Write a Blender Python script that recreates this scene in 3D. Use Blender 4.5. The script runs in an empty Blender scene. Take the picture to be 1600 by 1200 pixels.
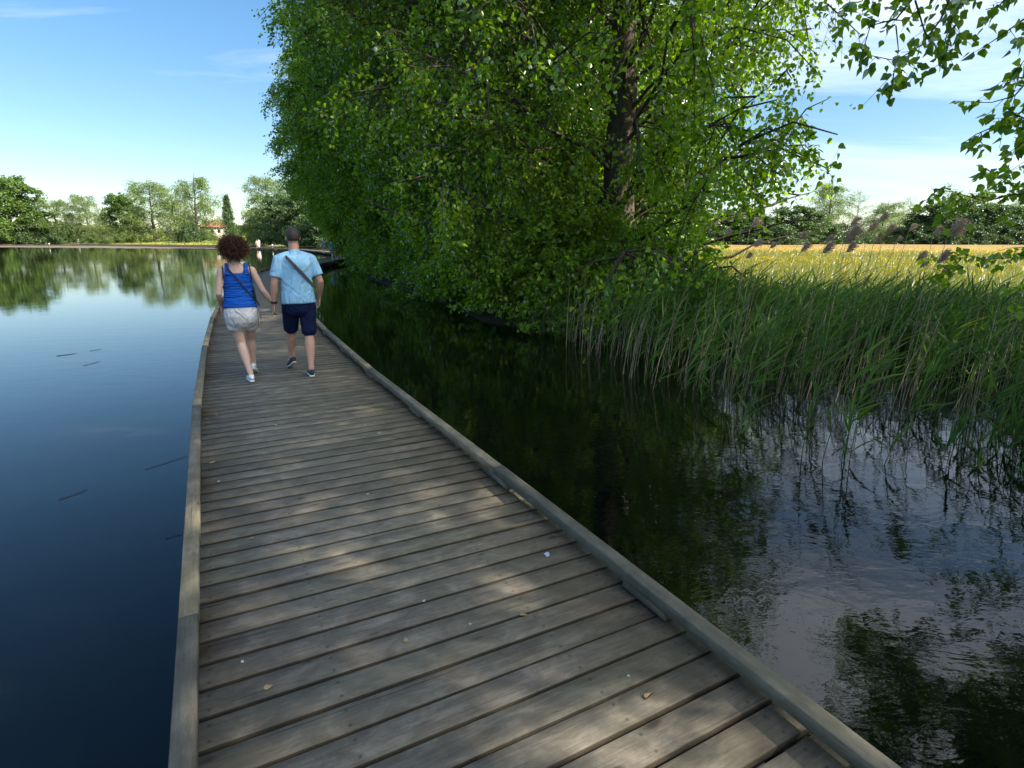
import bpy, bmesh, math, random
import numpy as np
from mathutils import Vector, Matrix, Quaternion
PI = math.pi
R = math.radians
SC = bpy.context.scene
COL = SC.collection

# ------------------------------------------------------------------ camera
CAMZ, PITCH, FOC = 1.95, math.atan(226 / 900), 900.0
cam_d = bpy.data.cameras.new('camera')
cam_d.sensor_width = 36.0
cam_d.lens = 36.0 * FOC / 1600
cam_d.clip_start, cam_d.clip_end = 0.05, 4000
cam = bpy.data.objects.new('camera', cam_d)
COL.objects.link(cam)
cam.location = (0, 0, CAMZ)
cam.rotation_euler = (PI / 2 - PITCH, 0, 0)
SC.camera = cam

# ------------------------------------------------------------------ world, sun, exposure
SUN_AZ, SUN_EL = R(107), R(36)
SV = Vector((math.cos(SUN_EL) * math.sin(SUN_AZ), math.cos(SUN_EL) * math.cos(SUN_AZ), math.sin(SUN_EL)))
SC.view_settings.view_transform = 'Standard'
SC.view_settings.look = 'None'
SC.view_settings.exposure = 1.2
SC.view_settings.gamma = 1.0
SC.view_settings.use_curve_mapping = False

w = bpy.data.worlds.new('World'); SC.world = w; w.use_nodes = True
nt = w.node_tree; N = nt.nodes; L = nt.links
for n in list(N): N.remove(n)
def nd(t, **kw):
    n = N.new(t)
    for k, v in kw.items(): setattr(n, k, v)
    return n
out = nd('ShaderNodeOutputWorld'); bg = nd('ShaderNodeBackground')
sky = nd('ShaderNodeTexSky', sky_type='NISHITA')
sky.sun_disc = False; sky.sun_elevation = SUN_EL; sky.sun_rotation = SUN_AZ
sky.altitude = 50; sky.air_density = 1.0; sky.dust_density = 0.3; sky.ozone_density = 2.6
tc = nd('ShaderNodeTexCoord'); sep = nd('ShaderNodeSeparateXYZ')
L.new(tc.outputs['Generated'], sep.inputs[0])
def mth(op, a, b=None, c=None):
    m = nd('ShaderNodeMath', operation=op)
    for i, q in enumerate((a, b, c)):
        if q is None: continue
        if isinstance(q, (int, float)): m.inputs[i].default_value = q
        else: L.new(q, m.inputs[i])
    return m.outputs[0]
zz = mth('MAXIMUM', mth('ADD', sep.outputs[2], 0.08), 0.02)
u = mth('DIVIDE', sep.outputs[0], zz); v = mth('DIVIDE', sep.outputs[1], zz)
cmb = nd('ShaderNodeCombineXYZ'); L.new(u, cmb.inputs[0]); L.new(v, cmb.inputs[1])
mp = nd('ShaderNodeMapping'); mp.inputs['Rotation'].default_value = (0, 0, R(-25)); mp.inputs['Scale'].default_value = (0.35, 1.1, 1)
L.new(cmb.outputs[0], mp.inputs[0])
n1 = nd('ShaderNodeTexNoise'); n1.inputs['Scale'].default_value = 1.1; n1.inputs['Detail'].default_value = 9; n1.inputs['Roughness'].default_value = 0.62; n1.inputs['Distortion'].default_value = 0.5
L.new(mp.outputs[0], n1.inputs['Vector'])
n2 = nd('ShaderNodeTexNoise'); n2.inputs['Scale'].default_value = 0.45; n2.inputs['Detail'].default_value = 3
L.new(cmb.outputs[0], n2.inputs['Vector'])
# cloud cover is thin on the lake side and grows towards the sun side
side = mth('MULTIPLY', sep.outputs[0], 0.20)
cov = mth('ADD', mth('ADD', n1.outputs[0], mth('MULTIPLY', mth('SUBTRACT', n2.outputs[0], 0.5), 0.55)), side)
rmp = nd('ShaderNodeMapRange'); rmp.inputs['From Min'].default_value = 0.46; rmp.inputs['From Max'].default_value = 0.90
rmp.inputs['To Min'].default_value = 0.0; rmp.inputs['To Max'].default_value = 0.8
L.new(cov, rmp.inputs['Value'])
mix = nd('ShaderNodeMixRGB'); mix.inputs[2].default_value = (14.0, 14.2, 14.8, 1)
hz = nd('ShaderNodeMapRange'); hz.inputs['From Min'].default_value = 0.0; hz.inputs['From Max'].default_value = 0.30
hz.inputs['To Min'].default_value = 0.06; hz.inputs['To Max'].default_value = 1.0; L.new(sep.outputs[2], hz.inputs['Value'])
L.new(mth('MULTIPLY', rmp.outputs[0], hz.outputs[0]), mix.inputs[0]); hsv = nd('ShaderNodeHueSaturation'); hsv.inputs['Saturation'].default_value = 1.36; hsv.inputs['Value'].default_value = 1.30; gm = nd('ShaderNodeGamma'); gm.inputs[1].default_value = .8; L.new(sky.outputs[0], gm.inputs[0]); L.new(gm.outputs[0], hsv.inputs['Color']); L.new(hsv.outputs[0], mix.inputs[1])
# thin cloud lights up on the sun's side of the sky
dt = nd('ShaderNodeVectorMath', operation='DOT_PRODUCT'); L.new(tc.outputs['Generated'], dt.inputs[0]); dt.inputs[1].default_value = tuple(SV)
hi = nd('ShaderNodeMapRange'); hi.interpolation_type = 'SMOOTHSTEP'; hi.inputs['From Min'].default_value = .32; hi.inputs['From Max'].default_value = .62; L.new(sep.outputs[2], hi.inputs['Value'])
br = mth('MULTIPLY', mth('ADD', mth('MULTIPLY', mth('MAXIMUM', dt.outputs['Value'], 0.0), 7.0), 7.6), mth('ADD', mth('MULTIPLY', hi.outputs[0], 1.0), 1.0))
eastc = nd('ShaderNodeMapRange'); eastc.inputs['From Min'].default_value = -.05; eastc.inputs['From Max'].default_value = .4; L.new(sep.outputs[0], eastc.inputs['Value'])
L.new(mth('ADD', cov, mth('MULTIPLY', mth('MULTIPLY', hi.outputs[0], eastc.outputs[0]), .16)), rmp.inputs['Value'])
cc = nd('ShaderNodeCombineXYZ'); L.new(br, cc.inputs[0]); L.new(mth('MULTIPLY', br, 1.02), cc.inputs[1]); L.new(mth('MULTIPLY', br, 1.03), cc.inputs[2]); L.new(cc.outputs[0], mix.inputs[2])
L.new(mix.outputs[0], bg.inputs[0]); bg.inputs[1].default_value = 0.092
L.new(bg.outputs[0], out.inputs[0])

sd = bpy.data.lights.new('sun', 'SUN'); sd.energy = 4.9; sd.angle = R(0.53); sd.color = (1.0, 0.90, 0.76)
so = bpy.data.objects.new('sun', sd); COL.objects.link(so)
so.rotation_euler = SV.to_track_quat('Z', 'Y').to_euler(); so.location = (20, 0, 30)
try:
    SC.cycles.transparent_max_bounces = 8
    SC.cycles.max_bounces = 7; SC.cycles.transmission_bounces = 4; SC.cycles.diffuse_bounces = 3; SC.cycles.glossy_bounces = 3
    SC.cycles.caustics_reflective = False; SC.cycles.caustics_refractive = False
except Exception: pass

# ------------------------------------------------------------------ helpers
def at(px, py, Y):
    """world point seen at photo pixel (1600x1200) and world depth Y"""
    x = (px - 800) / FOC; y = (600 - py) / FOC
    dy = math.cos(PITCH) + y * math.sin(PITCH); dz = -math.sin(PITCH) + y * math.cos(PITCH)
    t = Y / dy
    return Vector((x * t, Y, CAMZ + dz * t))

def tag(o, label=None, cat=None, group=None, kind=None):
    if label: o['label'] = label
    if cat: o['category'] = cat
    if group: o['group'] = group
    if kind: o['kind'] = kind
    return o
def empty(name, loc=(0, 0, 0), rz=0.0):
    o = bpy.data.objects.new(name, None); COL.objects.link(o)
    o.location = loc; o.rotation_euler = (0, 0, rz); o.empty_display_size = 0.2
    return o
def link(name, me, mat=None, parent=None, smooth=False):
    o = bpy.data.objects.new(name, me); COL.objects.link(o)
    if mat is not None and not me.materials: me.materials.append(mat)
    if parent: o.parent = parent
    if smooth: me.polygons.foreach_set('use_smooth', [True] * len(me.polygons))
    return o

def np_mesh(name, verts, loops, counts, attr=None, uv=None):
    me = bpy.data.meshes.new(name)
    verts = np.asarray(verts, np.float32); loops = np.asarray(loops, np.int32); counts = np.asarray(counts, np.int32)
    me.vertices.add(len(verts)); me.vertices.foreach_set('co', verts.ravel())
    me.loops.add(len(loops)); me.loops.foreach_set('vertex_index', loops)
    me.polygons.add(len(counts))
    st = np.concatenate(([0], np.cumsum(counts)[:-1])).astype(np.int32)
    me.polygons.foreach_set('loop_start', st)
    if attr is not None:
        a = me.attributes.new('tone', 'FLOAT', 'FACE'); a.data.foreach_set('value', np.asarray(attr, np.float32))
    if uv is not None:
        l = me.uv_layers.new(name='UVMap'); l.data.foreach_set('uv', np.asarray(uv, np.float32).ravel())
    me.update(calc_edges=True)
    return me

class MB:
    """collects polygons, then links them as one mesh object"""
    def __init__(s): s.v = []; s.f = []; s.uv = []; s.t = []; s.top = {}
    def poly(s, pts, uvs=None, tone=0.5):
        i = len(s.v); s.v += [tuple(p) for p in pts]; s.f.append(list(range(i, i + len(pts))))
        s.uv += list(uvs) if uvs else [(0, 0)] * len(pts); s.t.append(tone)
    def tube(s, pts, rad, n=6, tone=0.5, cap=True):
        pts = [Vector(p) for p in pts]
        rings = []
        prev = None
        for i, p in enumerate(pts):
            d = (pts[min(i + 1, len(pts) - 1)] - pts[max(i - 1, 0)])
            if d.length < 1e-9: d = Vector((0, 0, 1))
            d.normalize()
            a = prev if prev is not None else (Vector((1, 0, 0)) if abs(d.x) < 0.8 else Vector((0, 1, 0)))
            a = (a - d * a.dot(d)).normalized(); prev = a; b = d.cross(a)
            r = rad[i] if hasattr(rad, '__len__') else rad
            base = len(s.v)
            for k in range(n):
                t = 2 * PI * k / n
                s.v.append(tuple(p + a * (r * math.cos(t)) + b * (r * math.sin(t))))
            rings.append(base)
        ln = 0
        for i in range(len(rings) - 1):
            l2 = ln + (pts[i + 1] - pts[i]).length
            for k in range(n):
                k2 = (k + 1) % n
                s.f.append([rings[i] + k, rings[i] + k2, rings[i + 1] + k2, rings[i + 1] + k])
                s.uv += [(ln, k / n), (ln, (k + 1) / n), (l2, (k + 1) / n), (l2, k / n)]; s.t.append(tone)
            ln = l2
        if cap:
            s.f.append([rings[0] + k for k in reversed(range(n))]); s.uv += [(0, 0)] * n; s.t.append(tone)
            s.f.append([rings[-1] + k for k in range(n)]); s.uv += [(0, 0)] * n; s.t.append(tone)
    def box(s, c, ax, ay, az, bev=0.0, u0=0.0, v0=0.0):
        """box about c with half-extent vectors ax (length), ay, az; long edges chamfered by bev; uv in metres"""
        c = Vector(c); ax = Vector(ax); ay = Vector(ay); az = Vector(az)
        ly, lz = ay.length, az.length; Y = ay / ly; Z = az / lz
        if bev > 0:
            sec = [(-ly + bev, -lz), (ly - bev, -lz), (ly, -lz + bev), (ly, lz - bev), (ly - bev, lz), (-ly + bev, lz), (-ly, lz - bev), (-ly, -lz + bev)]
        else: sec = [(-ly, -lz), (ly, -lz), (ly, lz), (-ly, lz)]
        n = len(sec); i = len(s.v)
        for sg in (-1, 1):
            for a, b in sec: s.v.append(tuple(c + ax * sg + Y * a + Z * b))
        per = [0]
        for k in range(n):
            a, b = sec[k], sec[(k + 1) % n]; per.append(per[-1] + math.hypot(a[0] - b[0], a[1] - b[1]))
        lx = ax.length
        for k in range(n):
            k2 = (k + 1) % n
            if n == 8 and k == 4: s.top[len(s.uv)] = (lx, ly - bev)
            s.f.append([i + k, i + n + k, i + n + k2, i + k2])
            s.uv += [(u0 - lx, v0 + per[k]), (u0 + lx, v0 + per[k]), (u0 + lx, v0 + per[k + 1]), (u0 - lx, v0 + per[k + 1])]; s.t.append(.5)
        s.f.append([i + k for k in range(n)]); s.uv += [(u0 + a * .2, v0 + b) for a, b in sec]; s.t.append(.5)
        s.f.append([i + n + k for k in reversed(range(n))]); s.uv += [(u0 + a * .2, v0 + b) for a, b in reversed(sec)]; s.t.append(.5)
    def mesh(s, name):
        loops = [q for f in s.f for q in f]
        me = np_mesh(name, np.array(s.v, np.float32).reshape(-1, 3), loops, [len(f) for f in s.f], s.t, s.uv)
        if s.top:   # plank-local coordinates of the top face, used for the screw heads
            a = np.full((len(s.uv), 2), 9.0, np.float32)
            for q, (x_, y_) in s.top.items(): a[q:q + 4] = [(-x_, y_), (x_, y_), (x_, -y_), (-x_, -y_)]
            me.uv_layers.new(name='fix').data.foreach_set('uv', a.ravel())
            me.uv_layers['UVMap'].active_render = True
        return me
    def build(s, name, mat, parent=None, smooth=False):
        return link(name, s.mesh(name), mat, parent, smooth)

# ------------------------------------------------------------------ materials
def newmat(name):
    m = bpy.data.materials.new(name); m.use_nodes = True
    n = m.node_tree
    for x in list(n.nodes): n.nodes.remove(x)
    return m, n
class NB:
    def __init__(s, nt): s.nt = nt
    def n(s, t, ins=None, **kw):
        x = s.nt.nodes.new(t)
        for k, v in kw.items(): setattr(x, k, v)
        if ins:
            for k, v in ins.items():
                if hasattr(v, 'is_linked') or hasattr(v, 'links'): s.nt.links.new(v, x.inputs[k])
                else: x.inputs[k].default_value = v
        return x
    def math(s, op, a, b=0.0): return s.n('ShaderNodeMath', {0: a, 1: b}, operation=op).outputs[0]
    def ramp(s, fac, stops, interp='LINEAR'):
        x = s.n('ShaderNodeValToRGB', {0: fac}); cr = x.color_ramp; cr.interpolation = interp
        while len(cr.elements) < len(stops): cr.elements.new(0.5)
        for e, (p, c) in zip(cr.elements, stops): e.position = p; e.color = (*c, 1) if len(c) == 3 else c
        return x.outputs[0]
    def noise(s, vec, scale, detail=4, rough=.55, dist=0.0):
        d = {'Scale': scale, 'Detail': detail, 'Roughness': rough, 'Distortion': dist}
        if vec is not None: d['Vector'] = vec
        return s.n('ShaderNodeTexNoise', d).outputs[0]
    def mixc(s, f, a, b, mode='MIX'):
        return s.n('ShaderNodeMixRGB', {0: f, 1: a, 2: b}, blend_type=mode).outputs[0]

def leaf_mat(name, c1, c2, c3, trans=0.45, tmul=(1.5, 1.9, .7), gloss=.08, rough=.35):
    m, t = newmat(name); b = NB(t)
    a = b.n('ShaderNodeAttribute', attribute_name='tone').outputs['Fac']
    oi = b.n('ShaderNodeObjectInfo').outputs['Random']
    tone = b.math('ADD', a, b.math('MULTIPLY', b.math('SUBTRACT', oi, .5), .18))
    col = b.ramp(tone, [(0.0, c1), (0.5, c2), (1.0, c3)])
    dif = b.n('ShaderNodeBsdfDiffuse', {0: col})
    tcol = b.mixc(1.0, col, (*tmul, 1), 'MULTIPLY')
    tr = b.n('ShaderNodeBsdfTranslucent', {0: tcol})
    mx = b.n('ShaderNodeMixShader', {0: trans, 1: dif.outputs[0], 2: tr.outputs[0]})
    gl = b.n('ShaderNodeBsdfGlossy', {'Color': (.9, .95, 1, 1), 'Roughness': rough})
    fr = b.n('ShaderNodeFresnel', {'IOR': 1.4}).outputs[0]
    mg = b.n('ShaderNodeMixShader', {0: b.math('ADD', b.math('MULTIPLY', fr, gloss * 3.5), gloss * .3), 1: mx.outputs[0], 2: gl.outputs[0]})
    o = b.n('ShaderNodeOutputMaterial', {0: mg.outputs[0]})
    return m
M = {}
M['poplar'] = leaf_mat('poplar_leaf', (.06, .12, .007), (.16, .275, .014), (.31, .42, .022), .58, (1.7, 1.8, .45), .04, .35)
M['poplar_far'] = leaf_mat('poplar_leaf_far', (.06, .12, .008), (.155, .265, .014), (.29, .40, .022), .56, (1.6, 1.8, .45), .03, .4)
M['willow'] = leaf_mat('willow_leaf', (.085, .135, .035), (.175, .245, .065), (.26, .33, .11), .38, (1.3, 1.5, .6), .02, .6)
M['tree_green'] = leaf_mat('broad_leaf', (.05, .10, .016), (.11, .185, .034), (.18, .26, .06), .38, (1.4, 1.6, .5), .02, .6)
M['tree_dark'] = leaf_mat('dark_leaf', (.03, .062, .016), (.072, .128, .03), (.125, .195, .05), .3, (1.3, 1.5, .6), .04, .5)
M['reed'] = leaf_mat('reed_leaf', (.028, .075, .012), (.065, .15, .018), (.16, .24, .035), .45, (1.6, 1.7, .5), .04, .45)
M['grass'] = leaf_mat('grass_blade', (.07, .13, .02), (.15, .21, .035), (.33, .27, .07), .4, (1.3, 1.4, .6), .05, .5)
M['flower'] = leaf_mat('buttercup', (.52, .38, .008), (.60, .44, .01), (.66, .50, .015), .3, (1, 1, .4), .0, .6)

def bark_mat(name, c1, c2):
    m, t = newmat(name); b = NB(t)
    g = b.n('ShaderNodeTexCoord').outputs['Object']
    mpn = b.n('ShaderNodeMapping', {0: g, 'Scale': (9, 9, 1.6)}).outputs[0]
    f = b.noise(mpn, 1.6, 8, .65, .6)
    col = b.ramp(f, [(.3, c1), (.62, c2)])
    bp = b.n('ShaderNodeBump', {'Strength': .9, 'Distance': .05, 'Height': f}).outputs[0]
    p = b.n('ShaderNodeBsdfPrincipled', {'Base Color': col, 'Roughness': .95, 'Normal': bp})
    b.n('ShaderNodeOutputMaterial', {0: p.outputs[0]}); return m
M['bark'] = bark_mat('bark', (.022, .016, .011), (.105, .080, .058))

def wood_mat(name, dark, mid, light, green=.35):
    m, t = newmat(name); b = NB(t)
    uv = b.n('ShaderNodeTexCoord').outputs['UV']
    fine = b.noise(b.n('ShaderNodeMapping', {0: uv, 'Scale': (9, 150, 1)}).outputs[0], 1.0, 6, .7, .3)
    grain = b.noise(b.n('ShaderNodeMapping', {0: uv, 'Scale': (2.6, 34, 1)}).outputs[0], 1.0, 8, .65, 1.6)
    blot = b.noise(b.n('ShaderNodeMapping', {0: uv, 'Scale': (5.5, 8, 1)}).outputs[0], 1.0, 8, .68, .5)
    big = b.noise(b.n('ShaderNodeMapping', {0: uv, 'Scale': (.6, .9, 1)}).outputs[0], 1.0, 3)
    fac = b.math('ADD', b.math('MULTIPLY', grain, .28), b.math('ADD', b.math('MULTIPLY', fine, .22), b.math('MULTIPLY', blot, .54)))
    col = b.ramp(fac, [(.37, dark), (.52, mid), (.68, light)])
    gr = b.ramp(big, [(.42, (0, 0, 0)), (.68, (green,) * 3)])
    col = b.mixc(gr, col, (.115, .125, .062, 1))
    # dark knots and splits
    vor = b.n('ShaderNodeTexVoronoi', {'Vector': b.n('ShaderNodeMapping', {0: uv, 'Scale': (2.4, 7, 1)}).outputs[0], 'Scale': 1.0, 'Randomness': 1.0}).outputs['Distance']
    kn = b.ramp(b.math('ADD', vor, b.math('MULTIPLY', blot, .08)), [(.08, (.38, .34, .30)), (.15, (1, 1, 1))])
    col = b.mixc(.9, col, kn, 'MULTIPLY')
    split = b.noise(b.n('ShaderNodeMapping', {0: uv, 'Scale': (1.1, 60, 1), 'Location': (7, 3, 0)}).outputs[0], 1.0, 4, .5, .8)
    sp = b.ramp(split, [(.27, (.25, .22, .2)), (.33, (1, 1, 1))])
    col = b.mixc(.85, col, sp, 'MULTIPLY')
    oi = b.n('ShaderNodeObjectInfo').outputs['Random']
    sh = b.n('ShaderNodeMapRange', {0: oi, 3: .82, 4: 1.16}).outputs[0]
    col = b.n('ShaderNodeVectorMath', {0: col, 1: b.n('ShaderNodeCombineXYZ', {0: sh, 1: sh, 2: sh}).outputs[0]}, operation='MULTIPLY').outputs[0]
    if name == 'deck_wood':
        fx = b.n('ShaderNodeSeparateXYZ', {0: b.n('ShaderNodeUVMap', uv_map='fix').outputs[0]})
        ax_ = b.math('ABSOLUTE', fx.outputs[0]); dx = b.math('MINIMUM', b.math('ABSOLUTE', b.math('SUBTRACT', ax_, .885)), b.math('MINIMUM', b.math('ABSOLUTE', b.math('SUBTRACT', ax_, .44)), 9.0))
        dy = b.math('ABSOLUTE', b.math('SUBTRACT', b.math('ABSOLUTE', fx.outputs[1]), .038))
        dd = b.math('SQRT', b.math('ADD', b.math('MULTIPLY', dx, dx), b.math('MULTIPLY', dy, dy)))
        col = b.mixc(1.0, col, b.ramp(dd, [(.0034, (.42, .39, .36)), (.0048, (.75, .72, .68)), (.011, (1, 1, 1))]), 'MULTIPLY')
    # sawn edges darkened in the colour itself, so that the gaps read dark
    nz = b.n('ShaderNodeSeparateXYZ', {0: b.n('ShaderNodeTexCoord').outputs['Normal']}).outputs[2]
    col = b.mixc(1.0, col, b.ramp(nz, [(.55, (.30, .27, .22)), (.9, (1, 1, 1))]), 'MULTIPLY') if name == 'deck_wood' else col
    h = b.math('ADD', b.math('MULTIPLY', fine, .5), b.math('ADD', b.math('MULTIPLY', grain, .6), b.math('MULTIPLY', b.math('GREATER_THAN', split, .3), .6)))
    bp = b.n('ShaderNodeBump', {'Strength': .55, 'Distance': .004, 'Height': h}).outputs[0]
    p = b.n('ShaderNodeBsdfPrincipled', {'Base Color': col, 'Roughness': .78, 'Normal': bp, 'Specular IOR Level': .35})
    b.n('ShaderNodeOutputMaterial', {0: p.outputs[0]}); return m
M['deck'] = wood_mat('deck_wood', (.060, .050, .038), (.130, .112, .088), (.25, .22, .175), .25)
M['rail'] = wood_mat('rail_wood', (.072, .059, .042), (.140, .119, .087), (.24, .21, .158), .22)
M['post'] = wood_mat('post_wood', (.035, .034, .024), (.075, .072, .05), (.13, .12, .09), .5)

def simple(name, col, rough=.8, bump=0.0, bscale=60, spec=.4, sss=0.0, var=.25, dist=.004):
    m, t = newmat(name); b = NB(t)
    g = b.n('ShaderNodeTexCoord').outputs['Object']
    f = b.noise(g, bscale * .25, 5)
    c1 = tuple(x * (1 - var) for x in col); c2 = tuple(min(1, x * (1 + var)) for x in col)
    cc = b.ramp(f, [(.3, c1), (.7, c2)])
    ins = {'Base Color': cc, 'Roughness': rough, 'Specular IOR Level': spec}
    if bump: ins['Normal'] = b.n('ShaderNodeBump', {'Strength': bump, 'Distance': dist, 'Height': b.noise(g, bscale, 4)}).outputs[0]
    p = b.n('ShaderNodeBsdfPrincipled', ins)
    if sss: p.inputs['Subsurface Weight'].default_value = sss; p.inputs['Subsurface Radius'].default_value = (.012, .005, .003)
    b.n('ShaderNodeOutputMaterial', {0: p.outputs[0]}); return m
def fabric(name, col, folds=(4, 4, 16), amt=.03):
    m, t = newmat(name); b = NB(t)
    g = b.n('ShaderNodeTexCoord').outputs['Object']
    f = b.noise(b.n('ShaderNodeMapping', {0: g, 'Scale': folds, 'Rotation': (0, R(14), 0)}).outputs[0], 1.3, 3, .5, .9)
    f2 = b.noise(g, 160, 2)
    cc = b.ramp(b.noise(g, 9, 4), [(.3, tuple(x * .9 for x in col)), (.7, tuple(min(1, x * 1.08) for x in col))])
    bp = b.n('ShaderNodeBump', {'Strength': .9, 'Distance': amt, 'Height': b.math('ADD', f, b.math('MULTIPLY', f2, .03))}).outputs[0]
    p = b.n('ShaderNodeBsdfPrincipled', {'Base Color': cc, 'Roughness': .9, 'Normal': bp, 'Specular IOR Level': .15})
    b.n('ShaderNodeOutputMaterial', {0: p.outputs[0]}); return m
M['skin'] = simple('skin', (.52, .29, .21), .55, .15, 150, .4, .12, .08)
M['skin_pale'] = simple('skin_pale', (.60, .38, .30), .55, .15, 150, .4, .12, .08)

# ------------------------------------------------------------------ setting: water, ground
LAKE = [(-1.0, 13.75), (-2.4, 18.9), (-4.6, 24), (-7.0, 30), (-10.2, 38), (-12.9, 45), (-15.2, 54), (-17.2, 62), (-19.5, 72), (-25, 88), (-34, 108), (-44, 126), (-60, 147),
        (-85, 167), (-110, 184), (-134, 200), (-165, 206), (-200, 204), (-245, 196), (-300, 170), (-320, 60), (-300, -80), (-150, -160), (20, -120),
        (19, -30), (15.5, -6), (12.5, 2.5), (10.5, 5.6), (8.2, 7.6), (6.2, 8.9), (4.2, 10.2), (2.4, 11.4), (0.6, 12.4)]
LP = np.array(LAKE, float)
def lake_sd(P):
    """signed distance to the shoreline, positive on land"""
    P = np.asarray(P, float); d2 = np.full(len(P), 1e18); ins = np.zeros(len(P), bool)
    n = len(LP)
    for i in range(n):
        a = LP[i]; b = LP[(i + 1) % n]; e = b - a
        t = np.clip(((P - a) @ e) / (e @ e), 0, 1)
        q = a + t[:, None] * e
        d2 = np.minimum(d2, ((P - q) ** 2).sum(1))
        c = ((a[1] > P[:, 1]) != (b[1] > P[:, 1]))
        xs = a[0] + (P[:, 1] - a[1]) * e[0] / (e[1] if abs(e[1]) > 1e-9 else 1e-9)
        ins ^= c & (P[:, 0] < xs)
    d = np.sqrt(d2)
    return np.where(ins, -d, d)
def ground_z(P):
    P = np.asarray(P, float)
    d = lake_sd(P) + .35 * np.sin(P[:, 0] * 1.7 + P[:, 1] * .9) * np.clip(60 / (1 + np.hypot(P[:, 0], P[:, 1])), 0, 1)
    z = np.where(d > 0, .42 * (1 - np.exp(-d / 1.1)), np.maximum(d * .45, -1.4))
    z = z + np.where(d > 1, .05 * np.sin(P[:, 0] * .8) * np.cos(P[:, 1] * .6), 0)
    rise = np.clip((d - 3) / 70, 0, 1) * 3.4 * np.clip((P[:, 1] - 120) / 40, 0, 1) * np.clip((-P[:, 0] - 30) / 30, 0, 1)
    z = z + rise
    far = np.clip((np.hypot(P[:, 0], P[:, 1]) - 600) / 1500, 0, 1)
    return z + far * 4
def axis_vals(fine_lo, fine_hi, step, lo, hi):
    a = list(np.arange(fine_lo, fine_hi, step)); s = step; x = a[-1]
    while x < hi: s *= 1.16; x += s; a.append(x)
    s = step; x = fine_lo
    while x > lo: s *= 1.16; x -= s; a.insert(0, x)
    return np.array(a)
gx = axis_vals(-16, 18, .3, -2600, 2600); gy = axis_vals(-2, 50, .3, -1200, 3200)
X, Y = np.meshgrid(gx, gy); P = np.stack([X.ravel(), Y.ravel()], 1)
V = np.column_stack([P, ground_z(P)])
nx, ny = len(gx), len(gy)
ii, jj = np.meshgrid(np.arange(nx - 1), np.arange(ny - 1)); q = (jj * nx + ii).ravel()
loops = np.stack([q, q + 1, q + nx + 1, q + nx], 1).ravel()
me = np_mesh('ground', V, loops, np.full(len(q), 4))
m, t = newmat('meadow_ground'); b = NB(t)
pos = b.n('ShaderNodeNewGeometry').outputs['Position']
sx = b.n('ShaderNodeSeparateXYZ', {0: pos})
patch = b.noise(b.n('ShaderNodeMapping', {0: pos, 'Scale': (.03, .012, .03)}).outputs[0], 1.0, 4, .5)
fine = b.noise(b.n('ShaderNodeMapping', {0: pos, 'Scale': (3.2, 1.2, 1)}).outputs[0], 1.0, 8, .7)
flow = b.noise(b.n('ShaderNodeMapping', {0: pos, 'Scale': (.5, .10, 1)}).outputs[0], 1.0, 7, .7)
# the meadow is green by the bank, buttercup yellow in the middle and ripe straw farther on
dist = b.math('ADD', b.math('MULTIPLY', sx.outputs[1], .0085), b.math('MULTIPLY', b.math('SUBTRACT', patch, .5), .35))
col = b.ramp(dist, [(.09, (.10, .155, .03)), (.17, (.15, .19, .035)), (.27, (.30, .27, .035)), (.45, (.34, .25, .045)), (.8, (.31, .21, .075)), (1.0, (.28, .19, .09))])
yel = b.ramp(flow, [(.5, (0, 0, 0)), (.62, (.55, .55, .55))])
col = b.mixc(yel, col, (.42, .34, .03, 1))
col = b.mixc(.55, col, b.ramp(fine, [(.3, (.55, .6, .5)), (.7, (1.15, 1.1, 1.0))]), 'MULTIPLY')
# the bank and the lake bed are dark mud
mud = b.ramp(sx.outputs[2], [(.22, (1, 1, 1)), (.38, (0, 0, 0))])
col = b.mixc(b.ramp(b.math('MULTIPLY', sx.outputs[0], -1 / 60), [(.4, (0, 0, 0)), (.9, (.75, .75, .75))]), col, (.26, .30, .05, 1))
col = b.mixc(mud, col, (.035, .032, .02, 1))
bp = b.n('ShaderNodeBump', {'Strength': .8, 'Distance': .1, 'Height': fine}).outputs[0]
p = b.n('ShaderNodeBsdfPrincipled', {'Base Color': col, 'Roughness': .95, 'Normal': bp, 'Specular IOR Level': .1})
b.n('ShaderNodeOutputMaterial', {0: p.outputs[0]})
tag(link('ground', me, m, smooth=True), kind='structure')

m, t = newmat('lake_water'); b = NB(t)
pos = b.n('ShaderNodeNewGeometry').outputs['Position']
rip = b.noise(b.n('ShaderNodeMapping', {0: pos, 'Scale': (2.0, 3.4, 1), 'Rotation': (0, 0, R(-18))}).outputs[0], 1.0, 4, .55, .35)
fin = b.noise(b.n('ShaderNodeMapping', {0: pos, 'Scale': (9, 15, 1), 'Rotation': (0, 0, R(12))}).outputs[0], 1.0, 3, .5, .2)
sxw = b.n('ShaderNodeSeparateXYZ', {0: pos}).outputs[0]
lee = b.n('ShaderNodeMapRange', {0: sxw, 1: -2.5, 2: 3.0, 3: .26, 4: 1.0}).outputs[0]
gust = b.math('MULTIPLY', lee, b.ramp(b.noise(b.n('ShaderNodeMapping', {0: pos, 'Scale': (.22, .3, 1)}).outputs[0], 1.0, 3), [(.38, (.30, .30, .30)), (.66, (1, 1, 1))]))
h = b.math('MULTIPLY', b.math('ADD', b.math('MULTIPLY', rip, 1.0), b.math('MULTIPLY', fin, .16)), gust)
bp = b.n('ShaderNodeBump', {'Strength': 1.0, 'Distance': .0075, 'Height': h}).outputs[0]
silt = b.noise(b.n('ShaderNodeMapping', {0: pos, 'Scale': (.35, .6, 1), 'Rotation': (0, 0, R(20))}).outputs[0], 1.0, 5, .6, 1.2)
wc = b.ramp(silt, [(.45, (.0012, .002, .0016)), (.75, (.003, .004, .003))])
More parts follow.
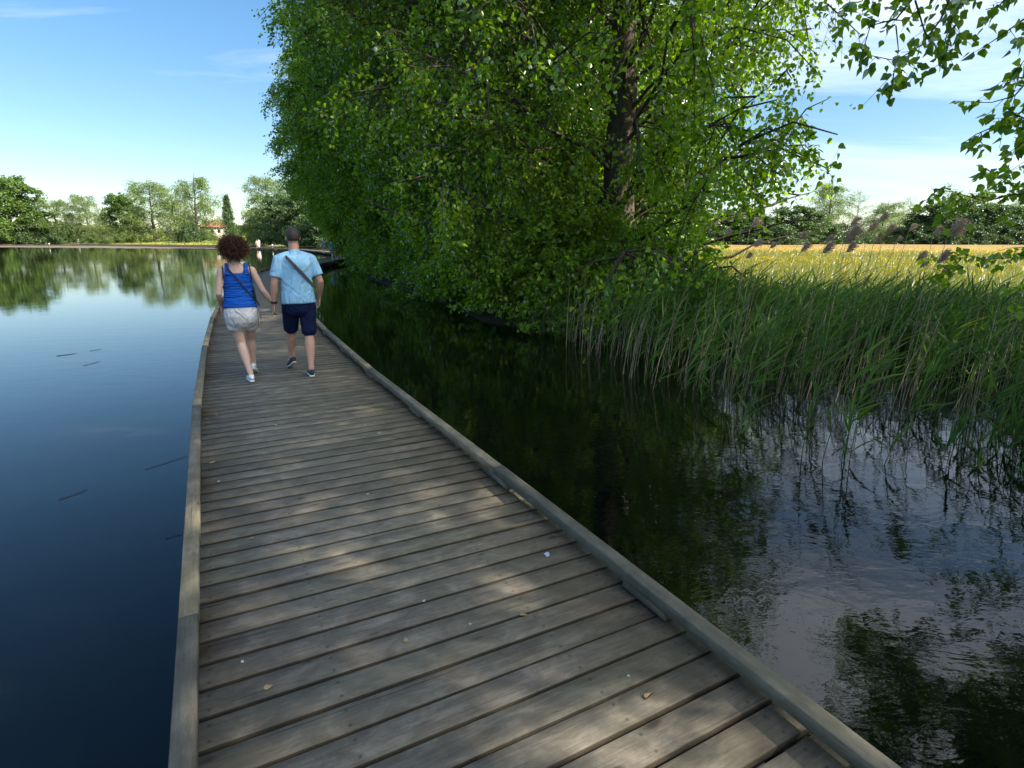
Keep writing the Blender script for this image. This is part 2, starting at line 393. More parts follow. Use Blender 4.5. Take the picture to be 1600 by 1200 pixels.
p = b.n('ShaderNodeBsdfPrincipled', {'Base Color': wc, 'Roughness': .03, 'IOR': 1.37, 'Normal': bp, 'Specular IOR Level': .5})
b.n('ShaderNodeOutputMaterial', {0: p.outputs[0]}); M['water'] = m
mb = MB(); mb.poly([(-900, -700, 0), (500, -700, 0), (500, 700, 0), (-900, 700, 0)])
tag(mb.build('water', m), kind='structure')

# floating weed in front of the far shore
m, t = newmat('algae'); b = NB(t)
pos = b.n('ShaderNodeNewGeometry').outputs['Position']
f = b.noise(b.n('ShaderNodeMapping', {0: pos, 'Scale': (.25, .6, 1)}).outputs[0], 1.0, 6, .65)
col = b.ramp(f, [(.3, (.11, .075, .05)), (.7, (.23, .17, .12))])
p = b.n('ShaderNodeBsdfPrincipled', {'Base Color': col, 'Roughness': .5})
b.n('ShaderNodeOutputMaterial', {0: p.outputs[0]})
rs = random.Random(4); mb = MB()
def shore_strip(inner, outer, z, n=60):
    """patch of weed between two offsets from the far shoreline"""
    pts = [(-62, 142), (-85, 160), (-110, 177), (-134, 193), (-165, 199), (-200, 197), (-245, 188)]
    seg = []
    for i in range(len(pts) - 1):
        for k in range(10):
            tt = k / 10; seg.append(Vector((pts[i][0] * (1 - tt) + pts[i + 1][0] * tt, pts[i][1] * (1 - tt) + pts[i + 1][1] * tt, z)))
    pr = None
    for k, c in enumerate(seg):
        fr = k / len(seg); d = (Vector((0, 0, z)) - c).normalized()
        ww = outer * min(1, .25 + fr * 1.6) + rs.uniform(-4, 4)
        a = c + d * inner; e = c + d * ww; a.z = e.z = z
        if pr: mb.poly([pr[0], a, e, pr[1]])
        pr = (a, e)
shore_strip(.5, 66, .004)
tag(mb.build('algae', m), 'flat brownish mat of floating weed along the far shore of the lake', 'floating weed', kind='stuff')

# ------------------------------------------------------------------ boardwalk
DZ = 0.28; HALF = 0.918
# inner edge of the left kerb, measured along the walk
LE = [(0.60, -1.6), (-0.45, .45), (-1.02, 1.51), (-2.06, 3.56), (-3.05, 5.43), (-3.95, 7.25), (-6.30, 12.2), (-9.55, 20.0), (-12.33, 28.1), (-13.92, 34.3), (-15.1, 42.5), (-16.4, 52.8),
      (-18.6, 64), (-23.5, 75.5), (-31, 90), (-40.2, 105.5), (-52, 120), (-66, 134), (-92, 155), (-120, 177), (-150, 190), (-185, 192)]
def smooth_path(pts, step):
    P = [Vector((a, b, 0)) for a, b in pts]; o = []
    for i in range(len(P) - 1):
        p0 = P[max(i - 1, 0)]; p1 = P[i]; p2 = P[i + 1]; p3 = P[min(i + 2, len(P) - 1)]
        n = max(2, int((p2 - p1).length / .1))
        for k in range(n):
            t = k / n
            o.append(.5 * ((2 * p1) + (p2 - p0) * t + (2 * p0 - 5 * p1 + 4 * p2 - p3) * t * t + (3 * p1 - p0 - 3 * p2 + p3) * t ** 3))
    o.append(P[-1]); r = [o[0]]; acc = 0
    for a, b_ in zip(o, o[1:]):
        d = (b_ - a).length
        while acc + d >= step:
            a = a + (b_ - a) * ((step - acc) / d); d = (b_ - a).length; acc = 0; r.append(a.copy())
        acc += d
    return r
PITCHW = 0.152
lpth = smooth_path(LE, PITCHW)
def frame(i):
    a = lpth[max(i - 3, 0)]; b_ = lpth[min(i + 3, len(lpth) - 1)]
    f = (b_ - a).normalized(); return f, Vector((f.y, -f.x, 0))
bw = empty('boardwalk', (lpth[0].x, lpth[0].y, 0))
tag(bw, 'long weathered grey plank boardwalk with low kerb rails, curving away across the lake', 'boardwalk')
rw = random.Random(11)
off = Vector(bw.location)
rest = MB(); nplank = 0
for i in range(1, len(lpth) - 1):
    p = lpth[i]; f, r = frame(i)
    step = (lpth[i + 1] - lpth[i - 1]).length / 2
    wd = (PITCHW - .0165) if p.length < 140 else PITCHW
    c = p + r * HALF; c.z = DZ - .019 + rw.uniform(-.0018, .0018)
    half = HALF + .082 + rw.uniform(-.012, .012)
    rr = (r + f * rw.uniform(-.002, .002)).normalized()
    tl = rw.uniform(-.004, .004)
    box = dict(c=c - off, ax=rr * half, ay=-f * (wd / 2 + rw.uniform(-.0012, .0008)), az=(Vector((0, 0, 1)) + f * tl).normalized() * .019, bev=.0035, u0=rw.uniform(0, 90), v0=rw.uniform(0, 90))
    if p.y > -.2 and nplank < 99 and p.length < 60:
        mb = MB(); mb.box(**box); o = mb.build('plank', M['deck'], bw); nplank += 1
    else: rest.box(**box)
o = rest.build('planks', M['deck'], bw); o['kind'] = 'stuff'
# bearers under the deck and posts standing in the water
def along(name, mat, lat, z, hw, hh, i0, i1, stepn, gap=.0, bev=.004, jz=0.0, minseg=4):
    i = i0
    while i < i1:
        j = min(i + stepn, i1)
        if j - i < 2: break
        mb = MB()
        fa, ra = frame(i); fb, rb = frame(j)
        a = lpth[i] + ra * lat; e = lpth[j] + rb * lat
        d = (e - a); ln = d.length; d.normalize(); s_ = Vector((d.y, -d.x, 0))
        c = (a + e) / 2; c.z = z + rw.uniform(-jz, jz)
        mb.box(c - off, d * (ln / 2 - gap / 2), s_ * hw, Vector((0, 0, hh)), bev, rw.uniform(0, 90), rw.uniform(0, 90))
        mb.build(name, mat, bw)
        i = j
nfar = next(k for k, p in enumerate(lpth) if p.y > 30)
last = len(lpth) - 2
for lat in (.02, HALF, 2 * HALF - .02):
    along('bearer', M['post'], lat, DZ - .038 - .062, .035, .06, 0, nfar, 30)
    along('bearer', M['post'], lat, DZ - .038 - .062, .035, .06, nfar, last, 46)
# kerb rails lifted on spacer blocks
RT = .104           # top of the rail above the deck
def kerb(lat, first):
    i = 2
    while i < last:
        n = 24 if i < nfar else 46
        j = min(i + n + (first if i == 2 else 0), last)
        if j - i < 4: break
        fa, ra = frame(i); fb, rb = frame(j)
        a = lpth[i] + ra * lat; e = lpth[j] + rb * lat
        d = e - a; ln = d.length; d.normalize(); s_ = Vector((d.y, -d.x, 0)); c = (a + e) / 2
        c.z = DZ + RT - .030 + rw.uniform(-.002, .002)
        mb = MB(); mb.box(c - off, d * (ln / 2 - .003), s_ * .038, Vector((0, 0, .030)), .0045, rw.uniform(0, 90), rw.uniform(0, 90))
        mb.build('kerb_rail', M['rail'], bw)
        # a long block at each joint and short ones between
        if i < nfar + 100:
            nb = max(1, int(ln / 1.25))
            for k in range(nb + 1):
                q = a + d * (ln * k / nb)
                if k == 0: q = a
                if k == nb: continue
                bl = .19 if k == 0 else .15
                mb = MB(); mb.box(q + Vector((0, 0, DZ + (RT - .06) / 2 + .0015)) - off, d * bl, s_ * .033, Vector((0, 0, (RT - .06) / 2 - .0005)), .004, rw.uniform(0, 90), rw.uniform(0, 90))
                mb.build('spacer_block', M['rail'], bw)
        i = j
kerb(-.038, 2)
kerb(2 * HALF + .038, 8)
for i in range(6, last, 16):
    if lpth[i].y > 70 and i % 32: continue
    f, r = frame(i)
    for lat in (-.03, 2 * HALF + .03):
        q = lpth[i] + r * lat
        mb = MB(); mb.tube([q + Vector((0, 0, -1.4)) - off, q + Vector((0, 0, DZ - .165)) - off], .06, 8); mb.build('support_post', M['post'], bw, True)
    mb = MB(); q = lpth[i] + r * HALF
    mb.box(q + Vector((0, 0, DZ - .038 - .125 - .03)) - off, r * (HALF + .1), f * .04, Vector((0, 0, .028)), .003, rw.uniform(0, 9), rw.uniform(0, 9))
    mb.build('crossbeam', M['post'], bw)

# ------------------------------------------------------------------ vegetation
def rnd_unit(rg, n):
    v = rg.normal(size=(n, 3)); return v / np.linalg.norm(v, axis=1, keepdims=True)
def norm(a): return a / np.maximum(np.linalg.norm(a, axis=-1, keepdims=True), 1e-9)

def leaf_geo(rg, P, D, size, shape='poplar', wid=.8):
    """folded leaves at P pointing along D; returns verts, loops, counts"""
    n = len(P); D = norm(D)
    S = norm(np.cross(D, rnd_unit(rg, n))); Nn = np.cross(S, D)
    s = size * rg.uniform(.7, 1.25, n)[:, None]; w_ = s * wid * .5
    fold = s * rg.uniform(.05, .22, n)[:, None]
    if shape == 'poplar':   # heart-shaped: base, shoulders, tip
        V = np.stack([P, P + D * s * .12 + S * w_ * .75 + Nn * fold, P + D * s * .38 + S * w_ + Nn * fold, P + D * s - Nn * fold * .8,
                      P + D * s * .38 - S * w_ + Nn * fold, P + D * s * .12 - S * w_ * .75 + Nn * fold], 1)
        k = 6
        idx = np.array([[0, 1, 2, 3], [0, 3, 4, 5]])
    else:
        V = np.stack([P, P + D * s * .42 + S * w_ + Nn * fold, P + D * s, P + D * s * .42 - S * w_ + Nn * fold], 1); k = 4
        idx = np.array([[0, 1, 2, 3]])
    base = (np.arange(n) * k)[:, None, None]
    F = (base + idx[None]).reshape(-1, 4)
    return V.reshape(-1, 3), F, len(idx)

def ribbon_tubes(A, B, ra, rb, n=3):
    """thin prisms from A to B"""
    D = norm(B - A); up = np.where(np.abs(D[:, 2:3]) > .9, np.array([[1., 0, 0]]), np.array([[0., 0, 1]]))
    S = norm(np.cross(D, up)); T = np.cross(S, D)
    vs = []
    for (Pp, r_) in ((A, ra), (B, rb)):
        for k in range(n):
            a = 2 * PI * k / n; vs.append(Pp + S * (math.cos(a) * r_)[:, None] + T * (math.sin(a) * r_)[:, None] if False else Pp + S * (np.cos(a) * r_)[:, None] + T * (np.sin(a) * r_)[:, None])
    V = np.stack(vs, 1).reshape(-1, 3); m_ = len(A)
    idx = np.array([[k, (k + 1) % n, n + (k + 1) % n, n + k] for k in range(n)])
    F = ((np.arange(m_) * 2 * n)[:, None, None] + idx[None]).reshape(-1, 4)
    return V, F

def make_tree(name, seed, H, rad, trunk_r, nl, ns, ntw, nlf, leaf, lmat, shape='poplar', wid=.8, off=(0, 0), low=.3, flat=1.0, droop=1.0, tw_len=.55, lean=(0, 0),
              spread=.35, prof=None, clip=.12, h0=.06, mask=None, twig=True, lmask=None, up=False):
    """returns (trunk mesh, crown mesh) in local coordinates: trunk with limbs, leaves on twigs along the limbs"""
    rg = np.random.default_rng(seed)
    prof = prof or (lambda t: (np.sin(np.clip(t, 0, 1) ** .6 * PI) ** .6))
    tr = MB()
    # trunk
    hs = np.linspace(0, H * .94, 16); wob = rg.normal(size=(16, 2)) * .04 * H / 10
    pts = []
    for i, h in enumerate(hs):
        t = h / H
        pts.append(Vector((off[0] * t * .5 + lean[0] * t + wob[i, 0] * t * 3, off[1] * t * .5 + lean[1] * t + wob[i, 1] * t * 3, h - (.5 if i == 0 else 0))))
    rr = [trunk_r * (1.35 if i == 0 else 1.12 if i == 1 else 1) * (1 - .93 * (h / (H * .94)) ** .9) + .01 for i, h in enumerate(hs)]
    tr.tube(pts, rr, 12)
    def trunk_at(h):
        f_ = min(max(h / (H * .94) * 15, 0), 14.999); i = int(f_); return np.array(pts[i].lerp(pts[i + 1], f_ - i)), rr[i]
    SA, SB, SR = [], [], []
    tS, tD = [], []
    for i in range(nl):
        t = h0 + (1 - h0) * ((i + rg.uniform(0, 1)) / nl) ** .95
        h = H * t * .93
        a = i * 2.39996 + rg.uniform(-.5, .5)
        rmax = rad * float(prof(t)) * rg.uniform(.72, 1.1)
        ca, sa = math.cos(a), math.sin(a)
        ex = off[0] * float(prof(t)); ey = off[1] * float(prof(t))
        b0, r0 = trunk_at(max(.4, h - rmax * (.75 if up else .45) * (1 if t > .15 else .3)))
        c0, _ = trunk_at(h)
        e = np.array([c0[0] + ca * rmax + ex, c0[1] + sa * rmax + ey, h - droop * rmax * .28 + rg.uniform(-.4, .4)])
        if lmask is not None and not lmask(e): continue
        midp = b0 * .45 + e * .55 + np.array([0, 0, rmax * (.12 if up else .30)])
        npt = 7; L_ = []
        for k in range(npt):
            s_ = k / (npt - 1)
            pnt = b0 * (1 - s_) ** 2 + midp * 2 * s_ * (1 - s_) + e * s_ ** 2
            pnt = pnt + rg.normal(size=3) * .06 * rmax * s_ * (1 - s_) * 4 * .5
            L_.append(pnt)
        lr = min(r0 * .5, .011 * rmax + .010)
        tr.tube([Vector(x) for x in L_], [max(.006, lr * (1 - .9 * k / (npt - 1))) for k in range(npt)], 5, cap=False)
        L_ = np.array(L_)
        for j in range(ns):
            s_ = rg.uniform(.22, 1.0); f_ = s_ * (npt - 1); k = min(int(f_), npt - 2)
            p0 = L_[k] * (1 - (f_ - k)) + L_[k + 1] * (f_ - k)
            d = rnd_unit(rg, 1)[0]; d = d * .9 + np.array([ca, sa, 0]) * .55; d[2] = d[2] * .7 + .05 - .25 * droop; d /= np.linalg.norm(d)
            ln = rad * rg.uniform(.16, .36)
            p1 = p0 + d * ln * .55 + np.array([0, 0, .03]); p2 = p0 + d * ln - np.array([0, 0, .22 * ln * droop])
            SA += [p0, p1]; SB += [p1, p2]; SR += [.35 * lr + .006, .2 * lr + .004]
            u_ = rg.uniform(.15, 1.0, ntw)
            ps = np.where(u_[:, None] < .55, p0 + (p1 - p0) * (u_[:, None] / .55), p1 + (p2 - p1) * ((u_[:, None] - .55) / .45))
            dd = rnd_unit(rg, ntw) * .9 + d * .5; dd[:, 2] = dd[:, 2] * .6 - (.62 if up else .3) * droop
            tS.append(ps); tD.append(norm(dd))
    tS = np.concatenate(tS); tD = np.concatenate(tD); nt_ = len(tS)
    tl = tw_len * rg.uniform(.5, 1.3, nt_)
    tE = tS + tD * tl[:, None] + np.array([0, 0, -.18 * droop]) * tl[:, None]
    # leaves along each twig
    u_ = (np.arange(nlf)[None, :] + rg.uniform(0, 1, (nt_, nlf))) / nlf
    Pp = tS[:, None] + (tE - tS)[:, None] * u_[..., None]
    Pp = Pp.reshape(-1, 3)
    out_ = np.repeat(tD, nlf, 0)
    off_ = rnd_unit(rg, len(Pp)); D = out_ * .5 + off_ * 1.0; D[:, 2] -= .45 * (droop * .6 + .4)
    Pp = Pp + off_ * leaf * .45
    keep = Pp[:, 2] > clip
    if mask is not None: keep &= mask(Pp, rg)
    Pp, D = Pp[keep], D[keep]
    Vv, Ff, per = leaf_geo(rg, Pp, D, leaf, shape, wid)
    # leaves of one twig share a tone, some clumps younger and lighter
    tw = np.repeat(rg.normal(.44, .15, nt_), nlf)[keep]
    cl = np.sin(Pp[:, 0] * 1.1 + seed) * np.cos(Pp[:, 1] * .9 + 1.3 * seed) * np.sin(Pp[:, 2] * .8 + 2) * .10
    tone = np.clip(tw + cl + rg.normal(0, .14, len(Pp)), 0, 1)
    cm = np_mesh(name + '_crown', Vv, Ff.ravel(), np.full(len(Ff), 4), np.repeat(tone, per))
    cm.materials.append(M[lmat])
    tm = tr.mesh(name + '_trunk'); 
    SA, SB = np.array(SA), np.array(SB); SR = np.array(SR)
    if twig:
        kk = rg.uniform(size=nt_) < .5
        A2 = np.concatenate([SA, tS[kk]]); B2 = np.concatenate([SB, tE[kk]]); R2 = np.concatenate([SR, np.full(kk.sum(), .0045)])
    else: A2, B2, R2 = SA, SB, SR
    ok = (A2[:, 2] > clip) & (B2[:, 2] > clip)
    if mask is not None:
        r2 = np.random.default_rng(1); ok &= mask(B2, r2)
    A2, B2, R2 = A2[ok], B2[ok], R2[ok]
    Vt, Ft = ribbon_tubes(A2, B2, R2, R2 * .55)
    v0 = np.array(tr.v, np.float32); l0 = [q for f in tr.f for q in f]; c0_ = [len(f) for f in tr.f]
    tm = np_mesh(name + '_trunk', np.concatenate([v0, Vt]), np.concatenate([np.array(l0), Ft.ravel() + len(v0)]), np.concatenate([c0_, np.full(len(Ft), 4)]))
    tm.materials.append(M['bark'])
    tm.polygons.foreach_set('use_smooth', [True] * len(tm.polygons))
    return tm, cm

def put_tree(name, meshes, loc, rz, sc, label, cat, group=None, gz=None):
    z = float(ground_z([[loc[0], loc[1]]])[0]) if gz is None else gz
    r_ = empty(name, (loc[0], loc[1], z), rz)
    r_.scale = sc if hasattr(sc, '__len__') else (sc,) * 3
    tag(r_, label, cat, group)
    link('trunk', meshes[0], None, r_); link('crown', meshes[1], None, r_)
    return r_

col_prof = lambda t: .55 + .55 * np.sin(np.clip(t, 0, 1) ** .7 * PI) ** .8 if t < .85 else .95 * max(.25, (1 - t) / .15 * .7 + .2)
low_prof = lambda t: float(np.interp(t, [0, .08, .2, .38, .6, .8, .92, 1.0], [.20, .26, .50, .88, 1.0, .85, .6, .3]))
# front poplar: keeps to its own side, loose towards the meadow
def gap(Pp, tx, ty, ux, uy, w_, lo):
    # loose part of a crown through which the trunk at (ux, uy) shows
    return (np.abs((Pp[:, 0] + tx) - ux / uy * (Pp[:, 1] + ty)) < w_) & (Pp[:, 2] > lo) & (np.sin(Pp[:, 2] * 1.5 + ux) > -.5)
def maskA(Pp, rg):
    # thinner on the meadow side, so that the sky shows between the shoots
    thin = np.clip((Pp[:, 0] - .6) / 4.2, 0, 1) * .62
    cut = (Pp[:, 0] + .35 * np.maximum(0, 3 - Pp[:, 1] * 0) * 0) > 6.0
    # an opening in front of the trunk, where the bark shows
    lat = Pp[:, 0] + Pp[:, 1] * -.17
    hole = (np.abs(lat) < .55) & (Pp[:, 1] < 0) & (Pp[:, 2] > 1.0) & (np.sin(Pp[:, 2] * 1.3 + 1.0) > -.75)
    thin = np.maximum(thin, np.where(hole, .62, 0))
    thin = np.maximum(thin, np.where(gap(Pp, 3.0, 16.6, .6, 22, .62, 4.8), .72, 0))
    thin = np.maximum(thin, np.where(gap(Pp, 3.0, 16.6, -2.2, 27.6, .5, 3.2), .6, 0))
    cut |= Pp[:, 0] > 1.3 + np.maximum(0, Pp[:, 2] - 1.7 + .6 * np.sin(Pp[:, 1] * 2)) * 2.4
    return (rg.uniform(size=len(Pp)) > thin) & ~cut
def over_water(Pp, bank):
    # shoots over the water end higher the farther they reach out from the bank
    return Pp[:, 2] > (-(Pp[:, 0] * .9 + Pp[:, 1] * .42) - bank) * 1.15
def window(Pp, slope, w_, lo, ph, amt, rg):
    lat = Pp[:, 0] + Pp[:, 1] * slope
    hole = (np.abs(lat) < w_) & (Pp[:, 1] < .3) & (Pp[:, 2] > lo) & (np.sin(Pp[:, 2] * 1.1 + ph) > -.45)
    return rg.uniform(size=len(Pp)) > np.where(hole, amt, 0)
PA = make_tree('poplar_a', 3, 17, 5.2, .50, 96, 21, 10, 8, .108, 'poplar', off=(-.4, -.6), prof=col_prof, clip=-.15, h0=.05, tw_len=.75, mask=lambda P_, r_: maskA(P_, r_) & over_water(P_, 4.6), droop=1.1, up=True)
PB = make_tree('poplar_b', 8, 22, 6.1, .50, 98, 22, 10, 9, .11, 'poplar', off=(-1.3, -.2), prof=low_prof, clip=-.15, h0=.05, tw_len=.8, mask=lambda P_, r_: over_water(P_, 3.3) & window(P_, -.03, .62, 5, .4, .85, r_) & (r_.uniform(size=len(P_)) > np.where(gap(P_, .6, 22, -2.2, 27.6, .6, 4) | gap(P_, .6, 22, -5.0, 33.5, .7, 7), .75, 0)), droop=1.1, up=True)
PC = make_tree('poplar_c', 15, 24, 6.2, .48, 96, 22, 9, 8, .15, 'poplar_far', off=(-.3, 0), prof=low_prof, clip=-.15, h0=.04, tw_len=.9, mask=lambda P_, r_: over_water(P_, 2.6) & window(P_, .155, .75, 7, 2.0, .85, r_), droop=1.05, up=True)
PD = make_tree('poplar_d', 18, 23, 6.2, .46, 90, 22, 9, 8, .14, 'poplar_far', off=(-.4, 0), prof=low_prof, clip=-.15, h0=.04, tw_len=.9, mask=lambda P_, r_: over_water(P_, 2.8) & window(P_, .08, .65, 4, 3.0, .85, r_) & (r_.uniform(size=len(P_)) > np.where(gap(P_, -2.2, 27.6, -5.0, 33.5, .8, 7), .75, 0)), droop=1.05, up=True)
GP = 'poplars along the bank beside the boardwalk'
put_tree('poplar_tree', PA, (3.0, 16.6), 0, 1, 'nearest poplar by the water, thick bare trunk behind reeds, bright loose leaves towards the meadow', 'tree', GP)
put_tree('poplar_tree', PB, (.6, 22.0), 0, 1, 'second poplar from the meadow end of the row, dark trunk near the top centre', 'tree', GP)
put_tree('poplar_tree', PD, (-2.2, 27.6), 0, (1, 1, 1.05), 'third poplar from the meadow end of the waterside row', 'tree', GP)
spots = [(-5.0, 33.5, 0, 1.0, 'fourth poplar of the waterside row, its trunk showing high up in the dark leaves'), (-8.2, 41, 5, .95, 'fifth poplar of the row, standing where the bank meets the boardwalk'),
         (-11.6, 49, -8, 1.0, 'sixth poplar of the row, its leaves hanging over the people on the boardwalk'), (-14.6, 58, 12, 1.05, 'dark green poplar near the far end of the row, beside the bend of the boardwalk'),
         (-17.6, 69, -5, 1.1, 'last poplar of the row, behind the bend in the boardwalk')]
for x, y, a, s, lb in spots: put_tree('poplar_tree', PD if y in (41, 58) else PC, (x, y), R(a), s, lb, 'tree', GP)
# poplars on the meadow side of the row fill the dark inside of the grove
put_tree('poplar_tree', PC, (4.4, 34), R(200), .9, 'poplar standing on the meadow behind the second tree of the row', 'tree', GP)
put_tree('poplar_tree', PC, (.2, 44), R(80), .95, 'poplar inside the grove behind the fourth tree of the row', 'tree', GP)

# near poplar to the right of the boardwalk, mostly outside the frame, throws the dappled shade
def visible_part(Pp):
    d = Pp[:, 1] * math.cos(PITCH) - (Pp[:, 2] - CAMZ) * math.sin(PITCH)
    return (d > 0) & (np.abs(Pp[:, 0]) < .905 * d)
NX, NY = 11.2, 4.6
def maskN(Pp, rg):
    W = Pp + np.array([NX, NY, .4])
    el = (W[:, 2] - CAMZ) / np.hypot(W[:, 0], W[:, 1]); az = np.degrees(np.arctan2(W[:, 0], W[:, 1]))
    # the sky stays open between the two poplars
    return ~((az < 44) & (el < .39)) & ~((az < 33)) & (np.sin(Pp[:, 0] * 1.5 + .8 * np.sin(Pp[:, 2])) * np.sin(Pp[:, 1] * 1.35 + 1) * np.sin(Pp[:, 2] * 1.2 + 2) > -.16)
PN = make_tree('poplar_near', 21, 17, 6.9, .38, 84, 20, 9, 8, .105, 'poplar', off=(-3.2, 2.8), prof=col_prof, clip=3.6, h0=.24, tw_len=.6, mask=maskN, droop=.9, lmask=lambda e: math.degrees(math.atan2(e[0] + NX, e[1] + NY)) > (46 if (e[2] - 1.5) / math.hypot(e[0] + NX, e[1] + NY) < .50 else 31))
tN = put_tree('poplar_tree', PN, (NX, NY), 0, 1, 'near poplar whose leafy branches hang into the top right corner', 'tree', 'poplars on the near bank')
N2X, N2Y = 14.2, 10.6
def maskN2(Pp, rg):
    W = Pp + np.array([N2X, N2Y, .4]); el = (W[:, 2] - CAMZ) / np.hypot(W[:, 0], W[:, 1]); az = np.degrees(np.arctan2(W[:, 0], W[:, 1]))
    return ~((az < 44.5) & (el < .37)) & ~(az < 30) & (np.sin(Pp[:, 0] * 1.7) * np.sin(Pp[:, 1] * 1.5 + 1) > -.5)
PN2 = make_tree('poplar_over', 27, 11, 4.9, .30, 80, 20, 9, 7, .11, 'poplar', off=(-4.6, .6), prof=col_prof, clip=3.6, h0=.30, tw_len=.6, mask=maskN2, droop=.9, lmask=lambda e: math.degrees(math.atan2(e[0] + N2X, e[1] + N2Y)) > (46 if (e[2] - 1.5) / math.hypot(e[0] + N2X, e[1] + N2Y) < .42 else 30))
put_tree('poplar_tree', PN2, (N2X, N2Y), 0, 1, 'unseen poplar added at the meadow edge just outside the picture, its crown reflected in the dark water', 'tree', 'poplars on the near bank')  # added out of view to darken the reflection in the right-hand water
put_tree('poplar_tree', PN, (18.5, 2.0), R(25), (1, 1, .95), 'unseen poplar added on the near bank to shade the boardwalk', 'tree', 'poplars on the near bank')  # extra copy of the near poplar, added out of view for its shade

put_tree('poplar_tree', PN, (13.8, -3.0), R(-20), (1, 1, 1), 'unseen poplar added behind the near one to shade the nearest boards', 'tree', 'poplars on the near bank')  # another added copy, unseen, keeps the sun off the nearest boards
# branches of the near poplar that hang into view: polyline of world points, leaves in bunches
rg = np.random.default_rng(5)
def hang(paths, leaf=.085, dens=36, spread=.10, name='branch'):
    leaf *= .88
    tb = MB(); PP = []; DD = []
    for pth in paths:
        rad0 = pth[0]; pts = [Vector(q) for q in pth[1]]
        tb.tube([p_ - tN.location for p_ in pts], [max(.0028, rad0 * (1 - .8 * k / (len(pts) - 1))) for k in range(len(pts))], 5)
        start = pth[2] if len(pth) > 2 else 0.0
        arr = np.array([tuple(p_) for p_ in pts]); seg = np.linalg.norm(np.diff(arr, axis=0), axis=1); tot = seg.sum(); cum = np.concatenate([[0], np.cumsum(seg)])
        nsh = max(3, int(tot * (1 - start) * 9))
        for k in range(nsh):
            s_ = tot * (start + (1 - start) * (k + rg.uniform(.2, .8)) / nsh); i = min(np.searchsorted(cum, s_) - 1, len(seg) - 1); i = max(i, 0)
            p0 = arr[i] + (arr[i + 1] - arr[i]) * (s_ - cum[i]) / seg[i]
            d = rnd_unit(rg, 1)[0] * .8 + norm(arr[i + 1] - arr[i]) * .5 + np.array([0, 0, -.45]); d /= np.linalg.norm(d)
            ln = rg.uniform(.10, .30)
            tb.tube([Vector(p0) - tN.location, Vector(p0 + d * ln) - tN.location], [.0028, .0016], 3)
            nl_ = rg.integers(5, 10)
            for q in range(nl_):
                o_ = rnd_unit(rg, 1)[0]; pl = p0 + d * ln * (q + .5) / nl_ + o_ * .03
                PP.append(pl); DD.append(o_ * .8 + d * .4 + np.array([0, 0, -.55]))
    PP = np.array(PP) - np.array(tN.location); DD = np.array(DD)
    V_, F_, per = leaf_geo(rg, PP, DD, leaf, 'poplar', .85)
    tone = np.clip(rg.normal(.58, .2, len(PP)), 0, 1)
    cm = np_mesh('hanging_leaves', V_, F_.ravel(), np.full(len(F_), 4), np.repeat(tone, per))
    br = tb.build('branch', M['bark'], tN, True)
    link('leaves', cm, M['poplar'], br)
def A(px, py, Y): return tuple(at(px, py, Y))
src = (NX - .6, NY + .3, 7.5)
hang([
    (.018, [src, (8.0, 5.6, 5.9), A(1640, -60, 6.0), A(1560, -40, 5.6), A(1470, -25, 5.2), A(1400, -20, 5.0)], .35),
    (.010, [A(1500, -40, 5.3), A(1470, 30, 5.2), A(1440, 70, 5.1), A(1400, 95, 5.0), A(1352, 85, 5.0)]),
    (.010, [A(1440, -20, 5.1), A(1400, 30, 5.0), A(1360, 40, 5.0), A(1345, 90, 5.0)]),
    (.008, [A(1520, -50, 5.3), A(1490, 20, 5.2), A(1475, 70, 5.1), A(1468, 112, 5.1)]),
    (.008, [A(1430, 0, 5.0), A(1445, 50, 5.0), A(1475, 90, 5.0), A(1490, 40, 5.0)]),
    (.006, [A(1400, 40, 5.0), A(1404, 80, 5.0), A(1394, 126, 5.0)], .75),
    (.006, [A(1392, -20, 5.6), A(1330, -5, 5.8), A(1320, 30, 5.8)]),
    (.008, [A(1600, -30, 4.9), A(1560, 10, 4.9), A(1540, 15, 4.9)]),
    (.010, [A(1650, 20, 4.8), A(1600, 30, 4.7), A(1565, 55, 4.7), A(1535, 75, 4.7)]),
])
hang([
    (.011, [src, (8.2, 5.4, 4.9), A(1690, 60, 5.4), A(1640, 90, 5.2), A(1600, 95, 5.1), A(1572, 130, 5.1)], .5),
    (.010, [A(1660, 80, 5.2), A(1620, 110, 5.1), A(1585, 150, 5.0), A(1550, 160, 5.0), A(1530, 160, 5.0)]),
    (.010, [A(1650, 140, 5.2), A(1605, 170, 5.1), A(1560, 195, 5.0), A(1525, 210, 5.0), A(1505, 224, 5.0)]),
    (.010, [A(1670, 180, 5.2), A(1610, 190, 5.0), A(1580, 175, 5.0), A(1565, 190, 5.0)]),
    (.006, [A(1640, 230, 5.2), A(1598, 222, 5.0), A(1575, 240, 5.0)]),
    (.006, [A(1640, 245, 5.2), A(1600, 252, 5.0)]),
])
